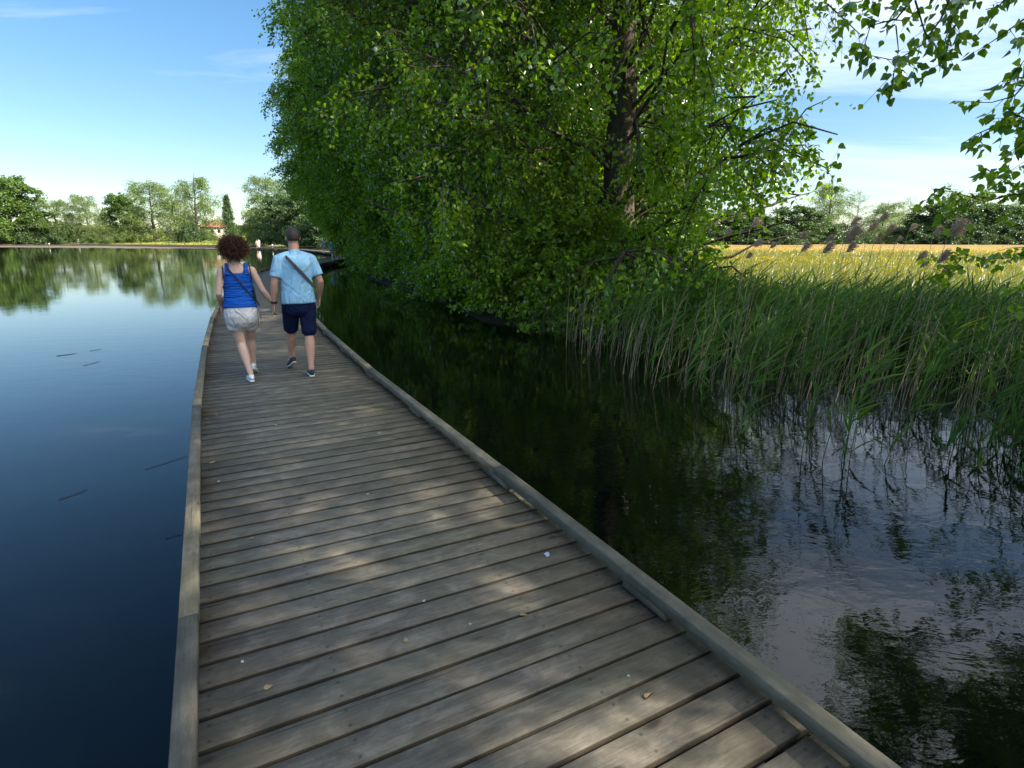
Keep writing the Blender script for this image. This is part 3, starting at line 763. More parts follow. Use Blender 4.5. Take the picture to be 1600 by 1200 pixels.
hang([
    (.007, [(9.4, 4.9, 5.4), A(1760, 250, 5.6), A(1700, 270, 5.8), A(1620, 290, 5.6), A(1570, 285, 5.5), A(1540, 262, 5.5)], .55),
    (.008, [A(1620, 300, 5.6), A(1575, 305, 5.5), A(1540, 315, 5.5), A(1490, 300, 5.5), A(1455, 295, 5.5)]),
    (.006, [A(1580, 285, 5.5), A(1552, 270, 5.5), A(1525, 258, 5.5)]),
    (.006, [A(1500, 300, 5.5), A(1480, 320, 5.5), A(1462, 318, 5.5)]),
    (.006, [(9.2, 5.2, 4.0), (7.8, 6.0, 2.4), A(1680, 380, 6.0), A(1600, 386, 5.8), A(1575, 388, 5.8), A(1562, 392, 5.8)], .82),
    (.006, [(8.6, 5.4, 2.6), A(1700, 420, 5.4), A(1630, 440, 5.0), A(1590, 455, 4.9), A(1570, 470, 4.9)], .55),
    (.006, [A(1640, 400, 6.4), A(1540, 405, 6.4), A(1505, 398, 6.4), A(1465, 408, 6.4), A(1452, 395, 6.4)], .25),
    (.005, [A(1505, 402, 6.4), A(1480, 425, 6.4), A(1455, 420, 6.4)]),
], leaf=.082)

# willows and other trees round the lake and behind the meadow
ov = lambda t: .35 + .75 * np.sin(np.clip(t, 0, 1) ** .75 * PI) ** .7 if t < .9 else .5
ovb = lambda t: .75 + .35 * np.sin(np.clip(t, 0, 1) ** .8 * PI) if t < .85 else .5
FT = dict(
    w1=make_tree('willow_a', 31, 10, 3.3, .22, 34, 10, 7, 6, .26, 'willow', 'slim', .28, prof=ov, h0=.16, droop=1.0, tw_len=.8, twig=False),
    w2=make_tree('willow_b', 32, 10, 4.0, .25, 30, 10, 7, 6, .28, 'willow', 'slim', .30, prof=ov, h0=.22, droop=1.2, tw_len=.9, twig=False, lean=(.8, 0)),
    w3=make_tree('willow_c', 33, 10, 2.9, .18, 26, 8, 5, 5, .26, 'willow', 'slim', .28, prof=ov, h0=.2, droop=.4, tw_len=.8, twig=False),
    g1=make_tree('broad_a', 34, 10, 3.8, .25, 36, 10, 7, 6, .26, 'tree_green', 'poplar', .8, prof=ov, h0=.10, droop=.5, tw_len=.6, twig=False),
    g2=make_tree('broad_b', 35, 10, 5.0, .2, 34, 11, 7, 6, .28, 'tree_green', 'poplar', .7, prof=ovb, h0=.02, droop=.8, tw_len=.6, twig=False),
    d1=make_tree('dark_a', 36, 10, 4.0, .25, 36, 11, 8, 6, .28, 'tree_dark', 'poplar', .8, prof=ovb, h0=.04, droop=.6, tw_len=.6, twig=False),
    b1=make_tree('bush_a', 37, 5, 5.2, .12, 30, 11, 7, 6, .26, 'willow', 'slim', .35, prof=ovb, h0=.01, droop=.9, tw_len=.6, twig=False, clip=-.1),
    b2=make_tree('bush_b', 38, 5, 5.4, .12, 30, 11, 7, 6, .26, 'tree_dark', 'poplar', .7, prof=ovb, h0=.01, droop=.9, tw_len=.6, twig=False, clip=-.1),
    sp=make_tree('sparse', 39, 10, 2.6, .12, 22, 7, 4, 4, .20, 'willow', 'slim', .25, prof=ov, h0=.25, droop=.2, tw_len=.7, twig=False),
)
def far_tree(kind, px, ptop, Y, wpx, label, cat='tree', group=None, rz=None, name=None):
    """crown centre column, crown top row and crown width as they measure in the photo, at depth Y"""
    b_ = at(px, 376, Y); top = at(px, ptop, Y).z
    gz = float(ground_z([[b_.x, b_.y]])[0])
    H0 = 5 if kind[0] == 'b' else 10
    base_r = dict(w1=3.5, w2=4.3, w3=3.0, g1=4.1, g2=5.6, d1=4.6, b1=5.9, b2=6.1, sp=2.6)[kind]
    sz = (top - gz) / H0 / 1.0
    ww = wpx / FOC * math.hypot(Y, 0) * .97 / 2
    sx_ = ww / base_r
    nm = name or ('bush' if kind[0] == 'b' else 'willow_tree' if kind[0] == 'w' else 'tree')
    return put_tree(nm, FT[kind], (b_.x, b_.y), rz if rz is not None else (px * .37) % 6.28, (sx_, sx_, sz), label, cat, group, gz - .05)
GF = 'trees along the far shore'
LW = [
    ('g1', 22, 266, 208, 110, 'tall bright green tree at the far left edge of the lake shore'),
    ('d1', -40, 280, 215, 120, 'green tree cut off by the left edge of the picture'),
    ('w1', 92, 303, 212, 62, 'small pale willow between the tall left tree and the leaning willow'),
    ('w2', 143, 293, 214, 64, 'pale feathery willow leaning left above the white figure on the shore'),
    ('g1', 196, 298, 222, 60, 'darker ragged tree between two pale willows on the far shore'),
    ('w1', 243, 272, 215, 84, 'round-crowned willow with a thick forked trunk on the yellow grass'),
    ('w2', 309, 261, 222, 84, 'tallest pale willow of the far shore, left of the red roof'),
    ('w3', 215, 288, 235, 44, 'slim pale willow just left of the round-crowned one'),
    ('w3', 276, 290, 240, 50, 'slim willow filling the gap between the two big pale willows'),
    ('w1', 424, 262, 190, 72, 'tall airy willow rising behind the man in the light blue shirt'),
    ('w3', 456, 264, 178, 50, 'slim willow close to the left edge of the poplar row'),
    ('d1', 478, 285, 160, 90, 'dark tree behind the end of the poplar row'),
    ('d1', 440, 300, 176, 80, 'dark green tree below the airy willow behind the man'),
    ('d1', 520, 300, 135, 90, 'dark tree in the shade behind the people at the bend'),
    ('d1', 575, 310, 120, 110, 'dark tree filling the gap behind the far poplars'),
]
for k, x, tp, Yd, wd, lb in LW: far_tree(k, x, tp, Yd, wd, lb, group=GF)
BU = [
    ('b2', 62, 332, 210, 95, 'dark broad bush under the tall tree at the left'), ('b1', 8, 352, 206, 70, 'grey green willow bush hanging over the water at the left edge'),
    ('b2', 100, 345, 209, 50, 'dark bush just left of the white figure'), ('b1', 163, 345, 209, 72, 'pale willow bush right of the white figure'),
    ('b1', 205, 348, 212, 50, 'small pale bush left of the patch of yellow grass'), ('b2', 300, 344, 208, 62, 'rounded dark bush at the water below the tallest willow'),
    ('b1', 325, 358, 212, 40, 'low pale bush in front of the red-roofed house'), ('b1', 400, 318, 176, 56, 'bluish bush behind the two people on the far boardwalk'),
    ('b2', 432, 330, 166, 76, 'dark bush behind the head of the man'), ('b2', 488, 330, 142, 90, 'dark bush in the shade beside the bend of the boardwalk'),
    ('b2', 545, 340, 104, 100, 'dark bush under the far poplars'), ('b2', 130, 352, 235, 120, 'dark hedge behind the white figure'), ('b2', 240, 360, 340, 240, 'dark hedge behind the yellow grass'),
    ('b2', 375, 350, 290, 110, 'dark hedge to the right of the red-roofed house')]
for k, x, tp, Yd, wd, lb in BU: far_tree(k, x, tp, Yd, wd, lb, 'bush', 'bushes along the far shore')
# slender conifer beside the house
cn = MB(); rc = random.Random(2)
cl_ = []
H_ = 16.5
for i in range(60):
    t_ = i / 60; h_ = 1.6 + (H_ - 1.6) * t_; rr_ = 3.4 * (1 - t_) ** .8 + .3
    for k in range(9):
        a_ = rc.uniform(0, 2 * PI); r_ = rr_ * rc.uniform(.5, 1.05)
        cl_.append(((0, 0, h_), (math.cos(a_) * r_, math.sin(a_) * r_, h_ - r_ * .22 + rc.uniform(-.2, .2))))
rg2 = np.random.default_rng(9); PPc = []; DDc = []
for a_, b_ in cl_:
    a_ = np.array(a_); b_ = np.array(b_)
    for k in range(12):
        PPc.append(a_ + (b_ - a_) * rg2.uniform(.25, 1) + rg2.normal(size=3) * .22); DDc.append((b_ - a_) * .3 + rg2.normal(size=3) * .5)
Vc, Fc, pc = leaf_geo(rg2, np.array(PPc), np.array(DDc), .55, 'slim', .4)
cmesh = np_mesh('conifer_crown', Vc, Fc.ravel(), np.full(len(Fc), 4), np.clip(rg2.normal(.45, .15, len(Fc)), 0, 1)); cmesh.materials.append(M['tree_dark'])
cn.tube([(0, 0, -.3), (0, 0, H_ * .95)], [.28, .04], 8); ctr = cn.mesh('conifer_trunk'); ctr.materials.append(M['bark'])
q = at(361, 376, 214); tq = at(361, 311, 214)
put_tree('conifer_tree', (ctr, cmesh), (q.x, q.y), 0, (1.0, 1.0, (tq.z - .4) / H_), 'dark ragged conifer right of the red-roofed house', 'tree', GF)

# trees behind the meadow on the right
GM = 'trees behind the meadow'
RM = [
    ('w1', 1290, 274, 205, 68, 'feathery pale willow, tallest behind the meadow'), ('sp', 1334, 292, 225, 44, 'thin see-through tree right of the feathery willow behind the meadow'),
    ('w2', 1372, 308, 215, 76, 'pale rounded willow in the middle of the meadow edge'), ('sp', 1413, 302, 235, 30, 'thin sparse sapling beside the dark trees behind the meadow'),
    ('w3', 1402, 330, 230, 50, 'low pale tree left of the dark trees behind the meadow'),
    ('d1', 1452, 312, 190, 100, 'dark tree at the left end of the dark clump behind the meadow'), ('g2', 1500, 290, 200, 110, 'broad green tree on top of the dark clump behind the meadow'),
    ('g2', 1575, 312, 190, 110, 'green tree in the dark clump near the right edge'), ('d1', 1535, 318, 180, 100, 'dark tree in the middle of the clump behind the meadow'), ('d1', 1640, 305, 185, 130, 'dark tree cut off by the right edge'),
    ('sp', 1470, 280, 215, 50, 'sparse tree top showing above the dark clump'), ('w3', 1600, 300, 220, 90, 'pale tree top near the right edge behind the meadow'),
    ('d1', 1235, 318, 180, 110, 'dark tree seen through the loose leaves of the nearest poplar'), ('d1', 1150, 322, 175, 120, 'dark tree behind the meadow beside the trunk of the nearest poplar'),
    ('g2', 1070, 318, 190, 130, 'green tree behind the trunk of the nearest poplar'), ('d1', 980, 330, 180, 140, 'dark tree behind the poplar row'),
    ('d1', 880, 330, 180, 150, 'dark tree far behind the poplar row'), ('g2', 780, 325, 185, 160, 'green tree far behind the poplar row'), ('d1', 680, 330, 180, 150, 'dark tree behind the darker half of the poplar row')]
for k, x, tp, Yd, wd, lb in RM: far_tree(k, x, tp, Yd, wd, lb, group=GM)
for x, tp, Yd, wd, k, lb in [(1300, 345, 196, 110, 'b2', 'dark bush below the feathery willow'), (1375, 350, 205, 90, 'b1', 'pale bush below the rounded willow'), (1440, 345, 186, 90, 'b2', 'dark bush at the left foot of the dark clump'),
                             (1510, 345, 176, 110, 'b2', 'dark bush below the broad green tree'), (1590, 345, 174, 110, 'b2', 'dark bush near the right edge'), (1200, 345, 172, 130, 'b2', 'dark bush behind the loose poplar leaves'),
                             (1100, 345, 172, 130, 'b2', 'dark bush right of the poplar trunk'), (1000, 345, 172, 130, 'b2', 'dark bush left of the poplar trunk')]:
    far_tree(k, x, tp, Yd, wd, lb, 'bush', 'bushes behind the meadow')

# undergrowth at the foot of the poplars, leaves reaching down to the water
UG = make_tree('undergrowth', 51, 3.2, 3.0, .06, 34, 14, 8, 8, .11, 'poplar', prof=ovb, h0=.02, droop=.9, tw_len=.5, clip=-.25)
gu = 'leafy shrubs at the foot of the poplars'
for k, (x, y, s, lb) in enumerate([(1.6, 14.6, .85, 'leafy shrub at the foot of the nearest poplar, left of its trunk'), (3.1, 13.7, .55, 'small leafy shrub right of the foot of the nearest poplar, behind the reeds'), (.1, 17.6, .8, 'shrub hanging over the water between the first and second poplar'),
                                   (-1.6, 22.4, .85, 'shrub leaning over the water by the second poplar'), (-3.8, 28.2, .85, 'shrub on the dark bank by the third poplar'), (-5.9, 34.0, .9, 'shrub touching the water by the fourth poplar'),
                                   (-9.0, 41.5, .8, 'shrub beside the right kerb of the boardwalk'), (-10.9, 50.5, .7, 'bright shrub next to the group of people'), (3.0, 20.5, 1.0, 'shrub behind the nearest poplar'), (-1, 25.5, 1.1, 'shrub behind the second poplar'), (-4.5, 33, 1.2, 'shrub deep in the grove')]):
    put_tree('shrub', UG, (x, y), k * 1.9, s, lb, 'shrub', gu)

# ------------------------------------------------------------------ reeds, grass, meadow
def blades(rg, P, height, width, lean_dir, lean_amt, segs=4, curve=1.0):
    """curved grass blades rooted at P: verts, faces"""
    n = len(P); a = rg.uniform(0, 2 * PI, n)
    S = np.stack([np.cos(a), np.sin(a), np.zeros(n)], 1)
    Ld = norm(lean_dir + rnd_unit(rg, n) * np.array([.9, .9, 0]))
    rows = []
    for k in range(segs + 1):
        t_ = k / segs
        c = P + np.array([0, 0, 1.]) * (height * (t_ - .28 * curve * lean_amt * t_ ** 2.2))[:, None] + Ld * (height * lean_amt * t_ ** 1.9)[:, None]
        wd = (width * (1 - t_ ** 2.2) * (.55 + .45 * min(1, t_ * 4)) + .0006)[:, None]
        rows += [c - S * wd / 2, c + S * wd / 2]
    V_ = np.stack(rows, 1).reshape(-1, 3); k_ = 2 * (segs + 1)
    idx = np.array([[2 * i, 2 * i + 1, 2 * i + 3, 2 * i + 2] for i in range(segs)])
    F_ = ((np.arange(n) * k_)[:, None, None] + idx[None]).reshape(-1, 4)
    return V_, F_, segs
def in_poly(P, poly):
    ins = np.zeros(len(P), bool); n = len(poly)
    for i in range(n):
        a, b_ = poly[i], poly[(i + 1) % n]
        c = ((a[1] > P[:, 1]) != (b_[1] > P[:, 1])); xs = a[0] + (P[:, 1] - a[1]) * (b_[0] - a[0]) / ((b_[1] - a[1]) or 1e-9)
        ins ^= c & (P[:, 0] < xs)
    return ins
def sample(rg, poly, n):
    lo = np.min(poly, 0); hi = np.max(poly, 0); out_ = np.zeros((0, 2))
    while len(out_) < n:
        q_ = rg.uniform(lo, hi, (n * 2, 2)); out_ = np.concatenate([out_, q_[in_poly(q_, poly)]])
    return out_[:n]
def cat_mesh(name, parts):
    V_, L_, C_, T_ = [], [], [], []; o_ = 0
    for v_, f_, t_ in parts:
        V_.append(v_); L_.append(f_.ravel() + o_); C_.append(np.full(len(f_), 4)); T_.append(t_); o_ += len(v_)
    return np_mesh(name, np.concatenate(V_), np.concatenate(L_), np.concatenate(C_), np.concatenate(T_))
def reed_bed(rg, P2, hmin, hmax, nleaf=7, lean=.22, wide=.018, llen=(.28, .5)):
    n = len(P2); z0 = np.where(lake_sd(P2) > 0, ground_z(P2) - .05, -.35)
    P_ = np.column_stack([P2, z0]); top = rg.uniform(hmin, hmax, n) * (1 + .16 * clump(P2)); hh = top - z0
    wind = np.array([1.0, .25, 0]); ln_ = np.abs(rg.normal(lean, .15, n))
    ld = norm(np.tile(wind, (n, 1)) + rnd_unit(rg, n) * np.array([.5, .5, 0]))
    parts = []
    def stem_pt(t_): return P_[:, None] + np.array([0, 0, 1.]) * (hh[:, None] * t_)[..., None] + ld[:, None] * (hh[:, None] * ln_[:, None] * t_ ** 2)[..., None]
    ts = np.linspace(0, 1, 5)[None, :] * np.ones((n, 1)); C = stem_pt(ts)
    for s_ in (np.array([1., 0, 0]), np.array([0, 1., 0])):
        wd = np.array([.009, .009, .008, .006, .003])[None, :, None]
        Lf = C - s_ * wd / 2; Rt = C + s_ * wd / 2
        V_ = np.stack([Lf, Rt], 2).reshape(-1, 3); idx = np.array([[2 * i, 2 * i + 1, 2 * i + 3, 2 * i + 2] for i in range(4)])
        F_ = ((np.arange(n) * 10)[:, None, None] + idx[None]).reshape(-1, 4); parts.append((V_, F_, np.repeat(rg.uniform(.2, .7, n), 4)))
    tl_ = np.sort(rg.uniform(.34, 1.0, (n, nleaf)), axis=1); B_ = stem_pt(tl_).reshape(-1, 3); m_ = len(B_)
    D0 = norm(np.repeat(ld, nleaf, 0) * .75 + rnd_unit(rg, m_) * np.array([.95, .95, .1])); D0[:, 2] = rg.uniform(.5, 1.5, m_); D0 = norm(D0)
    Ll = rg.uniform(*llen, m_) * np.where(B_[:, 2] < .5, .7, 1); S = norm(np.cross(D0, np.array([0, 0, 1.]) + rnd_unit(rg, m_) * .5)); drp = rg.uniform(.05, .5, m_)
    rows = []
    for k, wf in enumerate((.45, 1.0, .85, .5, .02)):
        t_ = k / 4; c = B_ + D0 * (Ll * t_)[:, None] + (np.array([.7, .1, -.55]) * (Ll * drp * t_ ** 2)[:, None]); rows += [c - S * (wide * wf / 2), c + S * (wide * wf / 2)]
    V_ = np.stack(rows, 1).reshape(-1, 3); idx = np.array([[2 * i, 2 * i + 1, 2 * i + 3, 2 * i + 2] for i in range(4)])
    F_ = ((np.arange(m_) * 10)[:, None, None] + idx[None]).reshape(-1, 4); parts.append((V_, F_, np.repeat(np.clip(rg.normal(.5, .2, m_), 0, 1), 4)))
    return parts
rg = np.random.default_rng(77)
front = [(1.0, 11.6), (.95, 10.4), (1.5, 8.9), (1.75, 7.6), (2.05, 6.5), (2.15, 5.3), (2.7, 4.7), (3.7, 4.65), (4.3, 5.1), (4.9, 5.4), (5.1, 4.8), (5.5, 4.2), (9, 4.2), (11, 5.4), (8.6, 8.6), (6.6, 9.9), (4.6, 11.2), (2.8, 12.6), (1.4, 13.0)]
P2 = sample(rg, front, 1750)
def clump(P): return np.sin(P[:, 0] * 2.3 + np.sin(P[:, 1] * 1.7) * 1.5) * np.cos(P[:, 1] * 2.1 + P[:, 0] * .7)
P2 = P2[rg.uniform(size=len(P2)) < .62 + .5 * clump(P2)]
# sparser towards the open water
e_ = lake_sd(P2); P2 = P2[(rg.uniform(size=len(P2)) < np.clip(1.2 + e_ * .23, .33, 1))]
back = [(1.4, 12.2), (2.8, 11.4), (4.6, 9.9), (6.4, 8.7), (8.4, 7.4), (10.5, 5.6), (13, 6.5), (9.8, 10.4), (7, 12.2), (4.6, 13.6), (2.4, 14.4)]
P3 = sample(rg, back, 1500)
parts = reed_bed(rg, P2, .62, 1.34, 7, .22, .024, (.3, .58)) + reed_bed(rg, P3, .62, 1.18, 7, .22, .022, (.3, .5))
corner = [(3.9, 4.9), (4.1, 4.3), (4.8, 3.9), (5.8, 3.6), (6.2, 4.6), (5.0, 5.6)]
parts += reed_bed(rg, sample(rg, corner, 110), .45, 1.05, 7, .25, .022, (.3, .55))
left = [(-3.2, 19.2), (-1.3, 16.4), (-.2, 13.6), (.9, 11.0), (1.4, 11.2), (1.0, 13.4), (-.4, 15.4), (-1.6, 18), (-2.8, 20.4)]
P4 = sample(rg, left, 420); parts += reed_bed(rg, P4, .35, .95, 6, .2, .015, (.25, .42))
tag(link('reed_bed', cat_mesh('reed_bed', parts), M['reed']), 'dense green reeds standing in the water and along the bank, bent by the wind', 'reeds', kind='stuff')
# dead stems among the green ones
M['straw'] = simple('dry_straw', (.40, .32, .20), .8, .2, 80)
Pd = sample(rg, front, 950); Pd = Pd[lake_sd(Pd) > -3.6]; n = len(Pd); z0 = np.full(n, -.3)
hh = rg.uniform(.5, 1.7, n); ld = norm(np.array([1., .1, 0]) + rnd_unit(rg, n) * np.array([.9, .9, 0])); A_ = np.column_stack([Pd, z0]); ln_ = rg.uniform(.02, .35, n)
B_ = A_ + np.array([0, 0, 1.]) * (hh * .55)[:, None] + ld * (hh * ln_ * .35)[:, None]; C_ = A_ + np.array([0, 0, 1.]) * hh[:, None] + ld * (hh * ln_)[:, None]
v1, f1 = ribbon_tubes(A_, B_, np.full(n, .0045), np.full(n, .004)); v2, f2 = ribbon_tubes(B_, C_, np.full(n, .004), np.full(n, .002))
tag(link('dead_reeds', cat_mesh('dead_reeds', [(v1, f1, np.full(len(f1), .5)), (v2, f2, np.full(len(f2), .5))]), M['straw']), 'pale dead reed stems standing among the green reeds', 'reeds', kind='stuff')

# tall reeds with brown plumes
M['plume'] = simple('plume', (.50, .37, .27), .95, .3, 90)
M['plume_light'] = simple('plume_light', (.66, .47, .31), .95, .3, 90)
PL = [(1176, 346, 8.6, .20, 0), (1182, 378, 8.4, .16, 0), (1168, 398, 9.2, .12, 0), (1205, 382, 9.0, .12, 1), (1252, 366, 9.6, .17, 1), (1255, 384, 8.3, .18, 0), (1290, 384, 8.0, .22, 0), (1293, 372, 8.7, .14, 0), (1325, 362, 7.4, .30, 0), (1332, 344, 7.6, .18, 1),
      (1326, 384, 8.2, .20, 0), (1360, 352, 8.6, .20, 1), (1376, 338, 9.0, .20, 1), (1386, 356, 8.4, .20, 1), (1368, 374, 9.2, .12, 1), (1423, 354, 8.2, .14, 1), (1403, 372, 8.8, .10, 1), (1436, 398, 7.6, .18, 0), (1440, 412, 8.8, .14, 1), (1462, 358, 8.0, .16, 0), (1489, 352, 6.9, .30, 0), (1470, 398, 7.0, .22, 0), (1474, 420, 7.4, .14, 0), (1134, 360, 9.6, .14, 1)]
words = ['top', 'high', 'middle', 'lower']
rp = random.Random(8)
where = ['left of the meadow gap, highest of a pair', 'left of the meadow gap, lower of a pair', 'low against the yellow field at the left', 'small and pale between the left plumes', 'pale, in front of the feathery willow', 'dark, below a pale one in front of the feathery willow',
         'broad and dark, just right of the hanging poplar leaves', 'behind the broad dark one', 'large drooping and grey, left of the middle', 'pale tip standing above the large grey plume', 'dark, hanging below the large grey plume', 'pale, first of three before the rounded willow',
         'pale, highest of three before the rounded willow', 'pale, third of three before the rounded willow', 'short, low behind the three pale ones', 'pale and nodding to the right before the dark trees', 'tiny and curled before the dark trees', 'dark, bent right against the golden field',
         'thin red-brown, low against the golden field', 'greyish, in front of the dark trees', 'largest of all, tall grey, in front of the dark trees', 'dark and upright against the golden field at the right', 'small dark, below the upright one', 'pale, half hidden at the edge of the poplar leaves']
for k, (px, py, Yd, ln, lt) in enumerate(PL):
    c = at(px, py, Yd)
    bx, by = c.x - rp.uniform(.18, .5), Yd - rp.uniform(-.2, .3)
    r_ = empty('plumed_reed', (bx, by, 0)); o_ = Vector((bx, by, 0))
    tag(r_, 'plumed dry reed, ' + where[k], 'reed', 'tall reeds with seed plumes')
    mb = MB(); lean = Vector((c.x - bx, c.y - by, 0))
    base = c - Vector((.30, 0, 1)).normalized() * ln * .5
    pts = []
    for i in range(7):
        t_ = i / 6; pts.append(Vector((bx, by, -.3)) .lerp(base, t_) - lean * (.5 * t_ * (1 - t_)) - o_)
    mb.tube(pts, [.0065 - .004 * i / 6 for i in range(7)], 5); mb.build('stem', M['straw'], r_, True)
    rgp = np.random.default_rng(100 + k); nn = 260 if ln < .25 else 420
    t_ = rgp.uniform(0, 1, nn); ax = norm(np.array([.45, .05, 1.0])); ctr = np.array(base)[None] + ax * (t_ * ln * .9)[:, None] + np.array([.5, 0, -.35]) * (t_ ** 2 * ln * .35)[:, None]
    dd = norm(rnd_unit(rgp, nn) * .38 + ax * .75 + np.array([.45, 0, -.25]) * rgp.uniform(.2, 1.4, nn)[:, None]); lns = ln * .55 * np.sin(np.clip(t_ + .15, 0, 1) * PI) ** .6 * rgp.uniform(.5, 1.2, nn) + .01
    mid = ctr + dd * (lns * .55)[:, None]; end = ctr + dd * lns[:, None] + np.array([.25, 0, -.3]) * (lns * .5)[:, None]
    va, fa = ribbon_tubes(ctr - np.array(o_), mid - np.array(o_), np.full(nn, .0016), np.full(nn, .0030)); vb, fb = ribbon_tubes(mid - np.array(o_), end - np.array(o_), np.full(nn, .0030), np.full(nn, .0010))
    link('seed_plume', cat_mesh('plume', [(va, fa, np.full(len(fa), .5)), (vb, fb, np.full(len(fb), .5))]), M['plume_light' if lt else 'plume'], r_)

# meadow grass and buttercups
def polar(rg, n, a0, a1, r0, r1, pw=1.0):
    a = np.radians(rg.uniform(a0, a1, n)); uu = rg.uniform(0, 1, n)
    r_ = r0 * (r1 / r0) ** uu; return np.stack([r_ * np.sin(a), r_ * np.cos(a)], 1), r_
Pg, rr_ = polar(rg, 90000, 2, 46, 10.5, 75)
ok = lake_sd(Pg) > .3; Pg, rr_ = Pg[ok], rr_[ok]; n = len(Pg)
Pz = np.column_stack([Pg, ground_z(Pg) - .02])
hgt = rg.uniform(.22, .55, n) * np.clip(.8 + rr_ / 90, .8, 1.3); wd = .004 + rr_ * .00055
va, fa, sg = blades(rg, Pz, hgt, wd, np.array([1., .2, 0]), rg.uniform(.15, .7, n), 3)
tone = np.clip(rg.normal(.30, .16, n) + np.clip((rr_ - 15) / 16, 0, .62) * rg.uniform(.4, 1.2, n), 0, 1)
tag(link('meadow_grass', cat_mesh('grass', [(va, fa, np.repeat(tone, sg))]), M['grass']), 'long seeding meadow grass, green by the reeds and straw coloured farther off', 'grass', kind='stuff')
Pf, rf = polar(rg, 15000, 5, 46, 13, 110)
ok = (lake_sd(Pf) > 1.0) & (rg.uniform(size=len(Pf)) < np.clip(.35 + np.sin(Pf[:, 0] * .21 + Pf[:, 1] * .13) * .5 + np.sin(Pf[:, 1] * .4) * .3, .06, 1)); Pf, rf = Pf[ok], rf[ok]; n = len(Pf)
C3 = np.column_stack([Pf, ground_z(Pf) + rg.uniform(.25, .5, n)])
sz = .020 + rf * .0016
Vf, Ff_, _ = leaf_geo(rg, C3, rnd_unit(rg, n), 1.0, 'slim', 1.0)
Vf = (Vf.reshape(n, 4, 3) - C3[:, None]) * sz[:, None, None] + C3[:, None]
tag(link('buttercups', cat_mesh('flowers', [(Vf.reshape(-1, 3), Ff_, rg.uniform(0, 1, n))]), M['flower']), 'small yellow buttercup flowers scattered over the meadow', 'flowers', kind='stuff')
# rough grass on the shaded bank under the poplars
bank = [(-14.0, 52), (-12.2, 45), (-9.6, 38), (-6.4, 30), (-4.0, 24), (-1.9, 18.9), (-.5, 14.2), (1.5, 12.4), (4, 14.5), (4, 20), (1, 27), (-4, 36), (-9, 46), (-12, 54)]
Pb = sample(rg, bank, 9000); n = len(Pb); ok = lake_sd(Pb) > -.4; Pb = Pb[ok]; n = len(Pb)
va, fa, sg = blades(rg, np.column_stack([Pb, np.maximum(ground_z(Pb), -.1)]), rg.uniform(.2, .6, n), np.full(n, .014), np.array([.4, -.6, 0]), rg.uniform(.3, 1.0, n), 3)
tag(link('bank_grass', cat_mesh('bank_grass', [(va, fa, np.repeat(rg.uniform(0, .7, n), sg))]), M['reed']), 'rough dark grass on the shaded bank below the poplars', 'grass', kind='stuff')
# grass on the far bank
Ps = np.column_stack([rg.uniform(-300, -45, 9000), rg.uniform(140, 262, 9000)]); s_ = lake_sd(Ps); Ps = Ps[(s_ > .5) & (s_ < 50)]; n = len(Ps)
va, fa, sg = blades(rg, np.column_stack([Ps, ground_z(Ps)]), rg.uniform(.3, .8, n), np.full(n, .25), np.array([.4, -.2, 0]), rg.uniform(.2, .6, n), 2)
tag(link('far_bank_grass', cat_mesh('far_grass', [(va, fa, np.repeat(np.clip(rg.normal(.6, .2, n), 0, 1), sg))]), M['grass']), 'yellow green grass on the far bank of the lake', 'grass', kind='stuff')
# ------------------------------------------------------------------ people
VOX = [0.009]
def loft(mb, secs, n=14, hint=(1, 0, 0), round_ends=True):
    """secs: (point, rx, ry) cross-sections along a limb, rx measured along hint"""
    P = [Vector(s[0]) for s in secs]; base = []
    full = list(secs)
    if round_ends:
        d0 = (P[0] - P[1]).normalized(); d1 = (P[-1] - P[-2]).normalized()
        a, b_ = secs[0], secs[-1]
        full = [(P[0] + d0 * min(a[1], a[2]) * .62, a[1] * .45, a[2] * .45)] + full + [(P[-1] + d1 * min(b_[1], b_[2]) * .62, b_[1] * .45, b_[2] * .45)]
    P = [Vector(s[0]) for s in full]; H = Vector(hint)
    for i, s in enumerate(full):
        d = (P[min(i + 1, len(P) - 1)] - P[max(i - 1, 0)]).normalized()
        x = (H - d * H.dot(d))
        if x.length < 1e-4: x = Vector((0, 1, 0)) - d * d.y
        x.normalize(); y = d.cross(x); base.append(len(mb.v))
        for k in range(n):
            t = 2 * PI * k / n; mb.v.append(tuple(P[i] + x * (s[1] * math.cos(t)) + y * (s[2] * math.sin(t))))
    for i in range(len(base) - 1):
        for k in range(n):
            k2 = (k + 1) % n; mb.f.append([base[i] + k, base[i] + k2, base[i + 1] + k2, base[i + 1] + k]); mb.uv += [(0, 0)] * 4; mb.t.append(.5)
    mb.f.append([base[0] + k for k in reversed(range(n))]); mb.uv += [(0, 0)] * n; mb.t.append(.5)
    mb.f.append([base[-1] + k for k in range(n)]); mb.uv += [(0, 0)] * n; mb.t.append(.5)
def ellip(mb, c, rx, ry, rz, n=16, m_=10):
    secs = []
    for i in range(m_ + 1):
        t = -PI / 2 + PI * (i + .5) / (m_ + 1); secs.append((Vector(c) + Vector((0, 0, rz * math.sin(t))), rx * math.cos(t), ry * math.cos(t)))
    loft(mb, secs, n, (1, 0, 0), False)
